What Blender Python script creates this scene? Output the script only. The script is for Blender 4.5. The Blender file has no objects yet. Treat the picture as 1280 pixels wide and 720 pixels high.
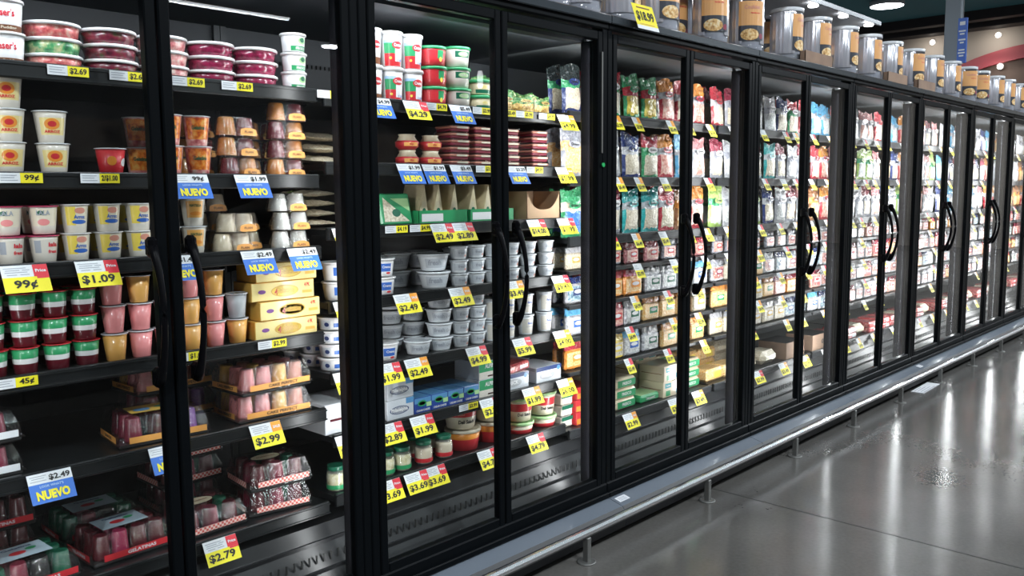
import bpy, math, random
from mathutils import Matrix, Vector
PI = math.pi
random.seed(7)
S = bpy.context.scene
C = S.collection

# ------------------------------------------------------------------ camera, world, lamps, exposure
cam_d = bpy.data.cameras.new('camera'); cam = bpy.data.objects.new('camera', cam_d); C.objects.link(cam)
cam_d.sensor_width = 36.0; cam_d.lens = 1075.0 * 36 / 1280; cam_d.clip_start = 0.05; cam_d.clip_end = 200
ROT = Matrix(((0.68571277, 0.0867225, -0.72268748), (-0.72782448, 0.07032121, -0.68214841), (-0.00833736, 0.99374752, 0.11133891)))
cam.matrix_world = Matrix.Translation((0, -2.29, 1.5)) @ ROT.to_4x4()
S.camera = cam
S.view_settings.view_transform = 'Standard'; S.view_settings.look = 'None'
S.view_settings.gamma = 1; S.view_settings.use_curve_mapping = False
S.view_settings.exposure = 0.0
S.cycles.use_denoising = True
S.cycles.max_bounces = 8; S.cycles.diffuse_bounces = 3; S.cycles.glossy_bounces = 4
S.cycles.transparent_max_bounces = 24; S.cycles.sample_clamp_indirect = 4.0
S.cycles.caustics_reflective = False; S.cycles.caustics_refractive = False
W = bpy.data.worlds.new('world'); S.world = W; W.use_nodes = True
W.node_tree.nodes['Background'].inputs[0].default_value = (0.62, 0.72, 0.85, 1)
W.node_tree.nodes['Background'].inputs[1].default_value = 0.10

def area(name, loc, d, sx, sy, power, col=(1, 1, 1), shape='RECTANGLE', spread=PI):
    l = bpy.data.lights.new(name, 'AREA'); l.shape = shape; l.size = sx; l.size_y = sy
    l.energy = power; l.color = col; l.spread = spread
    o = bpy.data.objects.new(name, l); C.objects.link(o); o.location = loc
    o.rotation_euler = Vector(d).to_track_quat('-Z', 'Y').to_euler()
    return o
# store ceiling lamps (round high bays) : x, y
CEIL = 5.6
HIGHBAYS = [(19.6, 4.95), (16.9, -6.25), (16.6, -3.2),
            (-2.5, -4.0), (2.0, -4.4), (6.5, -4.4), (11.0, -4.4), (15.5, -4.4), (20.0, -4.4), (8.0, 4.5), (3.0, 4.5), (13.0, 9.5), (8.0, -12.5), (2.0, -12.5), (14.0, -17.5)]
STRIPS = [(8.5, 11.4, -15.5), (2.5, 5.4, -12.0)]
HB_POWER = 260
SECX = [0.40 + 1.30 * k for k in range(10)]        # post centres; cooler k lies between SECX[k] and SECX[k+1]
LED = [0, 12, 19, 23, 31, 40, 46, 50, 50]           # watts of the upright lamp pair at each post

# ------------------------------------------------------------------ materials
MATS = {}
def node_mat(name):
    m = bpy.data.materials.new(name); m.use_nodes = True
    return m, m.node_tree, m.node_tree.nodes['Principled BSDF']
def mat(name, col, rough=.45, metal=0, coat=0, spec=.5, bump=0, bscale=60, crough=.1):
    if name in MATS: return MATS[name]
    m, nt, p = node_mat(name)
    p.inputs['Base Color'].default_value = (*col, 1); p.inputs['Roughness'].default_value = rough
    p.inputs['Metallic'].default_value = metal; p.inputs['Coat Weight'].default_value = coat
    p.inputs['Coat Roughness'].default_value = crough
    p.inputs['Specular IOR Level'].default_value = spec
    if bump:
        add_bump(nt, p, bump, bscale)
    MATS[name] = m; return m
def add_bump(nt, p, strength, scale, dist=.022, detail=2):
    tc = nt.nodes.new('ShaderNodeTexCoord'); n = nt.nodes.new('ShaderNodeTexNoise'); b = nt.nodes.new('ShaderNodeBump')
    n.inputs['Scale'].default_value = scale; n.inputs['Detail'].default_value = detail
    b.inputs['Strength'].default_value = strength; b.inputs['Distance'].default_value = dist
    nt.links.new(tc.outputs['Object'], n.inputs['Vector']); nt.links.new(n.outputs[0], b.inputs['Height'])
    nt.links.new(b.outputs[0], p.inputs['Normal'])
    if 'Coat Normal' in p.inputs: nt.links.new(b.outputs[0], p.inputs['Coat Normal'])
def mottle(name, cols, scale=40, rough=.4, coat=0, bump=0, detail=3, crough=.1, stretch=(1, 1, 1)):
    if name in MATS: return MATS[name]
    m, nt, p = node_mat(name)
    tc = nt.nodes.new('ShaderNodeTexCoord'); mp = nt.nodes.new('ShaderNodeMapping'); n = nt.nodes.new('ShaderNodeTexNoise'); r = nt.nodes.new('ShaderNodeValToRGB')
    oi = nt.nodes.new('ShaderNodeObjectInfo')
    ad = nt.nodes.new('ShaderNodeVectorMath'); ad.operation = 'ADD'
    mp.inputs['Scale'].default_value = stretch
    n.inputs['Scale'].default_value = scale; n.inputs['Detail'].default_value = detail
    e = r.color_ramp.elements; k = len(cols)
    for i in range(k - 2): e.new(.5)
    for i, c in enumerate(cols):
        e[i].position = .32 + .36 * i / (k - 1); e[i].color = (*c, 1)
    nt.links.new(tc.outputs['Object'], mp.inputs[0]); nt.links.new(mp.outputs[0], ad.inputs[0]); nt.links.new(oi.outputs['Random'], ad.inputs[1])
    nt.links.new(ad.outputs[0], n.inputs['Vector']); nt.links.new(n.outputs[0], r.inputs[0])
    nt.links.new(r.outputs[0], p.inputs['Base Color'])
    p.inputs['Roughness'].default_value = rough; p.inputs['Coat Weight'].default_value = coat; p.inputs['Coat Roughness'].default_value = crough
    if bump: add_bump(nt, p, bump, scale * .8)
    MATS[name] = m; return m
def clear(name, tint=(1, 1, 1), base=.04, rough=.03, bump=0, bscale=40, power=1.45, haze=None):
    """thin clear plastic or glass: see-through, mirror-like at a slant"""
    if name in MATS: return MATS[name]
    m = bpy.data.materials.new(name); m.use_nodes = True; nt = m.node_tree; nt.nodes.clear()
    o = nt.nodes.new('ShaderNodeOutputMaterial'); mx = nt.nodes.new('ShaderNodeMixShader')
    t = nt.nodes.new('ShaderNodeBsdfTransparent'); g = nt.nodes.new('ShaderNodeBsdfGlossy'); fr = nt.nodes.new('ShaderNodeLayerWeight')
    t.inputs[0].default_value = (*tint, 1); g.inputs['Roughness'].default_value = rough; fr.inputs[0].default_value = .5
    pw = nt.nodes.new('ShaderNodeMath'); pw.operation = 'POWER'; pw.inputs[1].default_value = 5.0        # Schlick's approximation
    ma = nt.nodes.new('ShaderNodeMath'); ma.operation = 'MULTIPLY_ADD'; ma.inputs[1].default_value = 1 - base; ma.inputs[2].default_value = base; ma.use_clamp = True
    nt.links.new(fr.outputs[1], pw.inputs[0]); nt.links.new(pw.outputs[0], ma.inputs[0]); nt.links.new(ma.outputs[0], mx.inputs[0])
    nt.links.new(t.outputs[0], mx.inputs[1]); nt.links.new(g.outputs[0], mx.inputs[2])
    last = mx
    if haze:
        d = nt.nodes.new('ShaderNodeBsdfDiffuse'); d.inputs[0].default_value = (*haze[1], 1)
        m2 = nt.nodes.new('ShaderNodeMixShader'); m2.inputs[0].default_value = haze[0]
        nt.links.new(mx.outputs[0], m2.inputs[1]); nt.links.new(d.outputs[0], m2.inputs[2]); last = m2
    nt.links.new(last.outputs[0], o.inputs[0])
    if bump:
        tc = nt.nodes.new('ShaderNodeTexCoord'); n = nt.nodes.new('ShaderNodeTexNoise'); b = nt.nodes.new('ShaderNodeBump')
        n.inputs['Scale'].default_value = bscale; b.inputs['Strength'].default_value = bump; b.inputs['Distance'].default_value = .01
        nt.links.new(tc.outputs['Object'], n.inputs['Vector']); nt.links.new(n.outputs[0], b.inputs['Height'])
        nt.links.new(b.outputs[0], g.inputs['Normal']); nt.links.new(b.outputs[0], fr.inputs['Normal'])
    MATS[name] = m; return m
def emis(name, col, s):
    if name in MATS: return MATS[name]
    m = bpy.data.materials.new(name); m.use_nodes = True; nt = m.node_tree; nt.nodes.clear()
    o = nt.nodes.new('ShaderNodeOutputMaterial'); e = nt.nodes.new('ShaderNodeEmission')
    e.inputs[0].default_value = (*col, 1); e.inputs[1].default_value = s
    nt.links.new(e.outputs[0], o.inputs[0]); MATS[name] = m; return m

# frequently used plain colours  (name: colour, roughness, coat)
PAL = {
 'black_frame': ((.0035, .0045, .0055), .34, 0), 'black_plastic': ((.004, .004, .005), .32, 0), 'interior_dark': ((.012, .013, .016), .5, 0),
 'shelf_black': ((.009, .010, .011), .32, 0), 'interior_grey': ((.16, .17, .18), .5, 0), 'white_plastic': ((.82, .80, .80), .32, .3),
 'white_paper': ((.78, .79, .82), .6, 0), 'grey_print': ((.38, .40, .45), .6, 0), 'tag_yellow': ((.93, .80, .02), .55, 0),
 'tag_red': ((.72, .02, .04), .5, 0), 'tag_orange': ((.93, .35, .02), .5, 0), 'tag_blue': ((.03, .16, .62), .5, 0), 'ink_black': ((.01, .01, .01), .6, 0),
 'pale_blue': ((.40, .60, .86), .5, 0), 'cream': ((.83, .74, .58), .4, .4), 'red': ((.62, .03, .04), .35, .5), 'dark_red': ((.11, .008, .016), .3, .6),
 'brown': ((.22, .08, .03), .45, .2), 'orange': ((.85, .30, .04), .4, .5), 'orange_label': ((.93, .42, .10), .5, 0), 'green': ((.03, .32, .12), .35, .5),
 'dark_green': ((.01, .13, .07), .35, .4), 'blue': ((.04, .14, .52), .35, .5), 'pink': ((.88, .30, .30), .35, .5), 'peach': ((.90, .46, .12), .35, .5),
 'teal': ((.02, .34, .38), .4, .4), 'yellow': ((.90, .68, .10), .4, .4), 'butter': ((.88, .72, .30), .38, .5), 'amber': ((.84, .48, .10), .38, .5), 'gold': ((.70, .42, .08), .45, .2),
 'light_green': ((.42, .68, .32), .4, .4), 'grey': ((.42, .43, .45), .45, .3), 'silver': ((.62, .64, .68), .35, .4), 'navy': ((.02, .04, .14), .4, .3), 'navyblue': ((.02, .06, .30), .4, .3),
 'tub_white': ((.84, .85, .87), .35, .4), 'lid_clear': ((.74, .76, .79), .15, .8), 'purple': ((.20, .06, .28), .4, .4), 'maroon': ((.26, .03, .06), .3, .7),
 'salmon': ((.72, .30, .22), .35, .6), 'flan': ((.62, .24, .05), .25, .8), 'flan_dark': ((.16, .02, .03), .25, .8), 'flan_pale': ((.74, .62, .44), .3, .7), 'flan_white': ((.72, .70, .66), .3, .7),
 'kraft': ((.46, .30, .18), .75, 0), 'sky': ((.10, .28, .52), .4, .4), 'rice': ((.74, .68, .60), .4, .4), 'magenta': ((.55, .03, .12), .3, .6), 'steel': ((.45, .46, .48), .3, 0),
}
def PM(n):
    if n in MATS: return MATS[n]
    c, r, k = PAL[n]; return mat(n, c, r, coat=k, spec=.05 if n in ('black_frame', 'black_plastic') else .5)
def init_mats():
    mottle('jelly_pink', [(.50, .03, .06), (.86, .22, .20), (.92, .62, .50)], 45, .3, .7)
    mottle('jelly_mixed', [(.02, .12, .05), (.10, .42, .16), (.80, .78, .42)], 38, .3, .7)
    mottle('jelly_dark', [(.06, .01, .02), (.24, .02, .05), (.10, .12, .05)], 38, .3, .7)
    mottle('jelly_magenta', [(.12, .01, .03), (.34, .02, .08), (.20, .01, .04)], 40, .25, .8)
    mottle('jelly_rose', [(.55, .10, .12), (.86, .36, .34), (.92, .70, .62)], 55, .3, .7)
    mottle('fruit_orange', [(.50, .05, .01), (.90, .25, .03), (.96, .50, .14)], 60, .3, .7)
    mottle('shred_cream', [(.50, .40, .28), (.72, .62, .46), (.84, .76, .62)], 120, .4, .8, bump=.3)
    mottle('shred_orange', [(.80, .36, .08), (.93, .58, .22), (.95, .74, .45)], 120, .4, .8, bump=.3)
    mottle('shred_white', [(.42, .43, .44), (.62, .62, .61), (.80, .80, .79)], 120, .35, .9, bump=.3)
    mottle('meat_pink', [(.62, .20, .16), (.84, .42, .34), (.90, .66, .56)], 70, .3, .9, bump=.2)
    mottle('meat_red', [(.30, .02, .03), (.60, .08, .08), (.80, .40, .36)], 60, .3, .9, bump=.2)
    mottle('pasta', [(.30, .14, .03), (.74, .46, .12), (.88, .70, .30)], 55, .4, .8, bump=.4)
    mottle('veg_green', [(.02, .10, .04), (.12, .36, .10), (.66, .60, .30)], 45, .4, .8, bump=.4)
    mottle('print_busy', [(.12, .10, .14), (.60, .20, .14), (.85, .80, .72)], 70, .4, .6)
    mottle('print_cool', [(.05, .12, .20), (.30, .44, .50), (.85, .86, .86)], 70, .4, .6)
    mottle('pickle', [(.50, .44, .20), (.72, .66, .40), (.84, .80, .58)], 50, .2, .9)
    mottle('wedge_cheese', [(.70, .56, .34), (.82, .70, .46)], 30, .4, .5)
    mottle('pasta_dish', [(.35, .14, .03), (.80, .50, .18), (.94, .80, .52)], 60, .5, 0)
    mottle('card_brown', [(.26, .17, .12), (.34, .22, .15)], 8, .8, 0)
    clear('film', base=.12, rough=.07, bump=1, bscale=70)
    clear('film_soft', base=.05, rough=.06, bump=.4, bscale=30)
    clear('jar_clear', base=.06, rough=.05, bump=.05, bscale=10, haze=(.10, (.7, .72, .78)))
    clear('pane_glass', base=.022, rough=.0, power=1.40, tint=(.97, .985, .98))
    # red gingham band
    m, nt, p = node_mat('gingham'); tc = nt.nodes.new('ShaderNodeTexCoord'); ck = nt.nodes.new('ShaderNodeTexChecker')
    ck.inputs['Scale'].default_value = 130; ck.inputs[1].default_value = (.72, .12, .10, 1); ck.inputs[2].default_value = (.88, .66, .60, 1)
    nt.links.new(tc.outputs['Object'], ck.inputs[0]); nt.links.new(ck.outputs[0], p.inputs['Base Color']); MATS['gingham'] = m
init_mats()

# ------------------------------------------------------------------ geometry builder
TEXT_CACHE = {}
def text_geo(s):
    if s in TEXT_CACHE: return TEXT_CACHE[s]
    cu = bpy.data.curves.new('t', 'FONT'); cu.body = s; cu.size = 1; cu.offset = .055 if s == 'NUEVO' else .03; cu.resolution_u = 2
    cu.align_x = 'CENTER'; cu.align_y = 'CENTER'
    o = bpy.data.objects.new('t', cu); C.objects.link(o)
    bpy.context.view_layer.update()
    me = bpy.data.meshes.new_from_object(o)
    v = [(p.co.x, p.co.y) for p in me.vertices]; f = [tuple(q.vertices) for q in me.polygons]
    bpy.data.objects.remove(o); bpy.data.curves.remove(cu); bpy.data.meshes.remove(me)
    xs = [a for a, b in v] or [0]; ys = [b for a, b in v] or [0]
    cx, cy = (min(xs) + max(xs)) / 2, (min(ys) + max(ys)) / 2
    v = [(a - cx, b - cy) for a, b in v]
    TEXT_CACHE[s] = (v, f, max(xs) - min(xs), max(ys) - min(ys)); return TEXT_CACHE[s]

class B:
    def __init__(s): s.v = []; s.f = []; s.m = []; s.names = []; s.sm = []
    def mi(s, n):
        if n not in s.names: s.names.append(n)
        return s.names.index(n)
    def face(s, idx, m, smooth=False): s.f.append(tuple(idx)); s.m.append(s.mi(m)); s.sm.append(smooth)
    def add(s, vs): k = len(s.v); s.v += [tuple(a) for a in vs]; return k
    def poly(s, pts, m): k = s.add(pts); s.face(range(k, k + len(pts)), m)
    def box(s, x0, x1, y0, y1, z0, z1, m, fm=None, bev=0):
        fm = fm or {}
        b = min(bev, (x1 - x0) * .45, (y1 - y0) * .45, (z1 - z0) * .45)
        if b <= 0:
            k = s.add([(x0, y0, z0), (x1, y0, z0), (x1, y1, z0), (x0, y1, z0), (x0, y0, z1), (x1, y0, z1), (x1, y1, z1), (x0, y1, z1)])
            for nm, q in (('b', (0, 3, 2, 1)), ('t', (4, 5, 6, 7)), ('f', (0, 1, 5, 4)), ('r', (1, 2, 6, 5)), ('k', (2, 3, 7, 6)), ('l', (3, 0, 4, 7))):
                s.face([k + i for i in q], fm.get(nm, m))
            return
        # chamfered box: 24 vertices
        P = {}
        def vid(ix, iy, iz, ax):
            key = (ix, iy, iz, ax)
            if key not in P:
                x = (x1 if ix else x0); y = (y1 if iy else y0); z = (z1 if iz else z0)
                if ax != 0: x += b * (-1 if ix else 1)
                if ax != 1: y += b * (-1 if iy else 1)
                if ax != 2: z += b * (-1 if iz else 1)
                P[key] = s.add([(x, y, z)])
            return P[key]
        T = ((0, 0), (1, 0), (1, 1), (0, 1))
        s.face([vid(0, j, i, 0) for i, j in T], fm.get('l', m)); s.face([vid(1, i, j, 0) for i, j in T], fm.get('r', m))
        s.face([vid(i, 0, j, 1) for i, j in T], fm.get('f', m)); s.face([vid(j, 1, i, 1) for i, j in T], fm.get('k', m))
        s.face([vid(j, i, 0, 2) for i, j in T], fm.get('b', m)); s.face([vid(i, j, 1, 2) for i, j in T], fm.get('t', m))
        for a in (0, 1):
            for c in (0, 1):
                q = [vid(a, c, 0, 0), vid(a, c, 0, 1), vid(a, c, 1, 1), vid(a, c, 1, 0)]; s.face(q if (a ^ c) == 0 else q[::-1], m)
                q = [vid(a, 0, c, 0), vid(a, 1, c, 0), vid(a, 1, c, 2), vid(a, 0, c, 2)]; s.face(q if (a ^ c) == 0 else q[::-1], m)
                q = [vid(0, a, c, 1), vid(0, a, c, 2), vid(1, a, c, 2), vid(1, a, c, 1)]; s.face(q if (a ^ c) == 0 else q[::-1], m)
        for i in (0, 1):
            for j in (0, 1):
                for k in (0, 1):
                    q = [vid(i, j, k, 0), vid(i, j, k, 1), vid(i, j, k, 2)]; s.face(q if (i ^ j ^ k) else q[::-1], m)
    def lathe(s, prof, m, seg=24, cx=0, cy=0, cap0=True, cap1=True, mf=None, smooth=True, z0=0, a0=0):
        k = len(s.v)
        for r, z in prof:
            for i in range(seg):
                a = 2 * PI * i / seg + a0; s.v.append((cx + r * math.cos(a), cy + r * math.sin(a), z0 + z))
        for j in range(len(prof) - 1):
            for i in range(seg):
                i2 = (i + 1) % seg
                mm = m
                if mf: mm = mf((prof[j][1] + prof[j + 1][1]) / 2, 2 * PI * (i + .5) / seg) or m
                s.face((k + j * seg + i, k + j * seg + i2, k + (j + 1) * seg + i2, k + (j + 1) * seg + i), mm, smooth)
        if cap0: s.face([k + i for i in range(seg)][::-1], m if not mf else (mf(prof[0][1], 0) or m))
        if cap1: s.face([k + (len(prof) - 1) * seg + i for i in range(seg)], m if not mf else (mf(prof[-1][1], 0) or m))
    def tube(s, pts, r, m, seg=8, cap=True):
        k = len(s.v); n = len(pts); pts = [Vector(p) for p in pts]
        up = Vector((0, 0, 1))
        for i, p in enumerate(pts):
            d = (pts[min(i + 1, n - 1)] - pts[max(i - 1, 0)]).normalized()
            a = d.cross(up)
            if a.length < .05: a = d.cross(Vector((0, 1, 0)))
            a.normalize(); b = a.cross(d)
            rr = r[i] if isinstance(r, (list, tuple)) else r
            for j in range(seg):
                t = 2 * PI * j / seg; q = p + (a * math.cos(t) + b * math.sin(t)) * rr; s.v.append(tuple(q))
        for i in range(n - 1):
            for j in range(seg):
                j2 = (j + 1) % seg; s.face((k + i * seg + j, k + i * seg + j2, k + (i + 1) * seg + j2, k + (i + 1) * seg + j), m, True)
        if cap:
            s.face([k + j for j in range(seg)][::-1], m); s.face([k + (n - 1) * seg + j for j in range(seg)], m)
    def flat(s, v2, f, m, fn):
        k = s.add([fn(a, b) for a, b in v2])
        for q in f: s.face([k + i for i in q], m)
    def text(s, t, w, h, m, fn):
        """text fitted in w x h; fn maps (a,b) to a point"""
        v, f, tw, th = text_geo(t); sx = w / max(tw, 1e-6); sy = h / max(th, 1e-6); 
        if sx > sy * 1.3: sx = sy * 1.3
        s.flat([(a * sx, b * sy) for a, b in v], f, m, fn)
    def ell(s, w, h, m, fn, n=16):
        k = max(4, n // 2); v = []; f = []
        for i in range(k + 1):
            a = PI * i / k; x = -w / 2 * math.cos(a); z = h / 2 * math.sin(a) + 1e-5; v += [(x, -z), (x, z)]
        for i in range(k): f.append((2 * i, 2 * i + 2, 2 * i + 3, 2 * i + 1))
        s.flat(v, f, m, fn)
    def rect(s, w, h, m, fn, n=4):
        v = []; f = []
        for i in range(n + 1): v += [(-w / 2 + w * i / n, -h / 2), (-w / 2 + w * i / n, h / 2)]
        for i in range(n): f.append((2 * i, 2 * i + 2, 2 * i + 3, 2 * i + 1))
        s.flat(v, f, m, fn)
    def mesh(s, name):
        me = bpy.data.meshes.new(name); me.from_pydata(s.v, [], s.f); me.validate(verbose=False) if False else None
        for n in s.names: me.materials.append(MATS[n] if n in MATS else PM(n))
        me.polygons.foreach_set('material_index', s.m); me.polygons.foreach_set('use_smooth', s.sm); me.update()
        return me
def pl(x, y, z):                      # a front-facing plane (normal -Y) with its origin at x, y, z
    return lambda a, b: (x + a, y, z + b)
def cyl(rf, z, ang=-PI / 2, off=.0008, cx=0, cy=0):     # wrap on a cone, centred at angle ang
    def fn(a, b):
        r = rf(z + b) + off; t = ang + a / r
        return (cx + r * math.cos(t), cy + r * math.sin(t), z + b)
    return fn

# ------------------------------------------------------------------ objects
def link(name, me, parent=None, loc=None, rz=0, scale=1):
    o = bpy.data.objects.new(name, me); C.objects.link(o)
    if parent: o.parent = parent
    if loc: o.location = loc
    if rz: o.rotation_euler.z = rz
    if scale != 1: o.scale = (scale,) * 3
    return o
def struct(name, me, loc=None): o = link(name, me, None, loc); o['kind'] = 'structure'; return o
def tag(o, label, cat, group=None):
    o['label'] = label; o['category'] = cat
    if group: o['group'] = group
    return o
# a KIND is (object name, category, look words, tree); tree = mesh  or  [(part name, mesh, [(sub name, mesh), ...]), ...]
KINDS = {}
def kind(key, name, cat, look, tree): KINDS[key] = (name, cat, look, tree)
def spawn(key, x, y, z, rz=0, scale=1):
    name, cat, look, tree = KINDS[key]
    if isinstance(tree, bpy.types.Mesh): return link(name, tree, None, (x, y, z), rz, scale)
    r = link(name, None, None, (x, y, z), rz, scale)
    for pn, me, subs in tree:
        p = link(pn, me, r)
        for sn, sme in subs: link(sn, sme, p)
    return r
ORD = ['zeroth', 'first', 'second', 'third', 'fourth', 'fifth', 'sixth', 'seventh', 'eighth', 'ninth', 'tenth', 'eleventh', 'twelfth', 'thirteenth', 'fourteenth', 'fifteenth', 'sixteenth', 'seventeenth', 'eighteenth', 'nineteenth', 'twentieth']
PLACED = []                          # (object, look, cat, door, row, x, z, depth, noun)
def put(key, door, row, x, y, z, rz=0, scale=1, depth=0, look=None):
    o = spawn(key, x, y, z, rz, scale)
    PLACED.append([o, look or KINDS[key][2], KINDS[key][1], door, row, x, z, depth])
    return o
def door_of(x): return int((x - .40) // .65) + 1
def local_bounds(o):
    ms = [o.data] if o.data else [c.data for c in o.children]
    P = []
    for me in ms:
        if me.name not in LB:
            vs = [v.co for v in me.vertices]; LB[me.name] = [(min(v[i] for v in vs), max(v[i] for v in vs)) for i in range(3)]
        b = LB[me.name]; P += [Vector((x, y, z)) for x in b[0] for y in b[1] for z in b[2]]
    M = Matrix.LocRotScale(o.location, o.rotation_euler, o.scale); P = [M @ p for p in P]
    return [min(p[i] for p in P) for i in range(3)] + [max(p[i] for p in P) for i in range(3)]
LB = {}
def settle():
    """nudge neighbouring stacks apart so that nothing on a shelf touches its neighbour"""
    shelves = {}
    for p in PLACED:
        if p[2] == 'price tag' or p[1].startswith('hard yellow'): continue
        sec = int((p[5] - .4) // 1.3); shelves.setdefault((sec, p[4]), []).append(p)
    for (sec, row), L in shelves.items():
        cols = []
        for p in sorted(L, key=lambda q: (q[7], q[5])):
            y = p[0].location.y
            for c in cols:
                if c['d'] == p[7] and abs(c['x'] - p[5]) < .02 and abs(c['y'] - y) < .03: c['p'].append(p); break
            else: cols.append({'d': p[7], 'x': p[5], 'y': y, 'p': [p]})
        for c in cols:
            bs = [local_bounds(p[0]) for p in c['p']]
            c['b'] = [min(b[i] for b in bs) for i in range(3)] + [max(b[i + 3] for b in bs) for i in range(3)]; c['o'] = [0, 0]
            c['round'] = all(p[0].children and p[0].children[0].data.name.split('.')[0] in ('tub', 'bowl', 'cup', 'glass_jar') for p in c['p'])
        lo, hi = SECX[sec] + .006, SECX[sec + 1] - .006
        for it in range(120):
            hit = False
            for i, a in enumerate(cols):
                for c in cols[i + 1:]:
                    A, D = a['b'], c['b']
                    ox = min(A[3], D[3]) - max(A[0], D[0]); oy = min(A[4], D[4]) - max(A[1], D[1]); oz = min(A[5], D[5]) - max(A[2], D[2])
                    if ox <= -.001 or oy <= -.001 or oz <= 0: continue
                    if a['round'] and c['round']:
                        ra, rc = (A[3] - A[0]) / 2, (D[3] - D[0]) / 2; dx, dy = (D[0] + D[3] - A[0] - A[3]) / 2, (D[1] + D[4] - A[1] - A[4]) / 2
                        dist = math.hypot(dx, dy)
                        if dist > ra + rc + .0005: continue
                        if dist < 1e-4: dx, dist = 1e-3, 1e-3
                        push = (ra + rc + .001 - dist) / 2; vx, vy = dx / dist * push, dy / dist * push
                        if abs(dy) < .03: vx, vy = math.copysign(math.hypot(vx, vy), dx), 0
                    elif ox + .001 <= oy + .001 or abs(A[1] + A[4] - D[1] - D[4]) < .05: vx, vy = math.copysign((ox + .0012) / 2, D[0] + D[3] - A[0] - A[3]), 0
                    else: vx, vy = 0, math.copysign((oy + .0012) / 2, D[1] + D[4] - A[1] - A[4])
                    hit = True
                    for q, s in ((a, -1), (c, 1)):
                        B_0 = q['b']; sx, sy = vx * s, vy * s
                        sx = max(lo - B_0[0], min(hi - B_0[3], sx)); sy = max(YF + .001 - B_0[1], min(.83 - B_0[4], sy))
                        for k_, v_ in ((0, sx), (3, sx), (1, sy), (4, sy)): B_0[k_] += v_
                        q['o'][0] += sx; q['o'][1] += sy
            if not hit and it: break
            if it == 0:
                for q in cols:
                    B_0 = q['b']; sx = max(0, lo - B_0[0]) + min(0, hi - B_0[3]); sy = max(0, YF + .001 - B_0[1]) + min(0, .83 - B_0[4])
                    for k_, v_ in ((0, sx), (3, sx), (1, sy), (4, sy)): B_0[k_] += v_
                    q['o'][0] += sx; q['o'][1] += sy
        for c in cols:
            for p in c['p']:
                p[0].location.x += c['o'][0]; p[0].location.y += c['o'][1]; p[5] += c['o'][0]
                p[3] = door_of(p[5])
def finish_labels():
    cells = {}
    for p in PLACED: cells.setdefault((p[3], p[4]), []).append(p)
    for (door, row), L in cells.items():
        kinds_ = {}
        for p in L: kinds_.setdefault((p[1], p[7]), []).append(p)
        for (look, dep), G in kinds_.items():
            xs = []
            for p in sorted(G, key=lambda q: q[5]):
                if not xs or p[5] - xs[-1][0][5] > .022: xs.append([p])
                else: xs[-1].append(p)
            for i, col in enumerate(xs):
                col.sort(key=lambda q: -q[6]); n = len(col)
                for j, p in enumerate(col):
                    where = ''
                    if n == 2: where = ['upper', 'lower'][j]
                    elif n == 3: where = ['top', 'middle', 'bottom'][j]
                    elif n > 3: where = (['topmost'] + ['%s down' % ORD[q] for q in range(2, n)] + ['lowest'])[j]
                    t = look
                    if len(xs) > 1:
                        t += ', ' + (ORD[i + 1] + ' from left' if i < len(xs) - 1 else 'rightmost')
                    if where: t += ', ' + where
                    if dep: t += ', ' + ['', 'behind', 'far behind'][dep]
                    t += ', %s, %s door' % (ROWNAME(row), ORD[door])
                    tag(p[0], t, p[2])
                    gname = '%ss on the coolers' % p[2] if row == 0 else '%ss behind the %s door' % (p[2], ORD[door])
                    p[0]['group'] = gname
def ROWNAME(r): return ['top', 'top shelf', 'second shelf', 'third shelf', 'fourth shelf', 'fifth shelf', 'sixth shelf', 'seventh shelf', 'eighth shelf', 'ninth shelf'][r]
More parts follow.
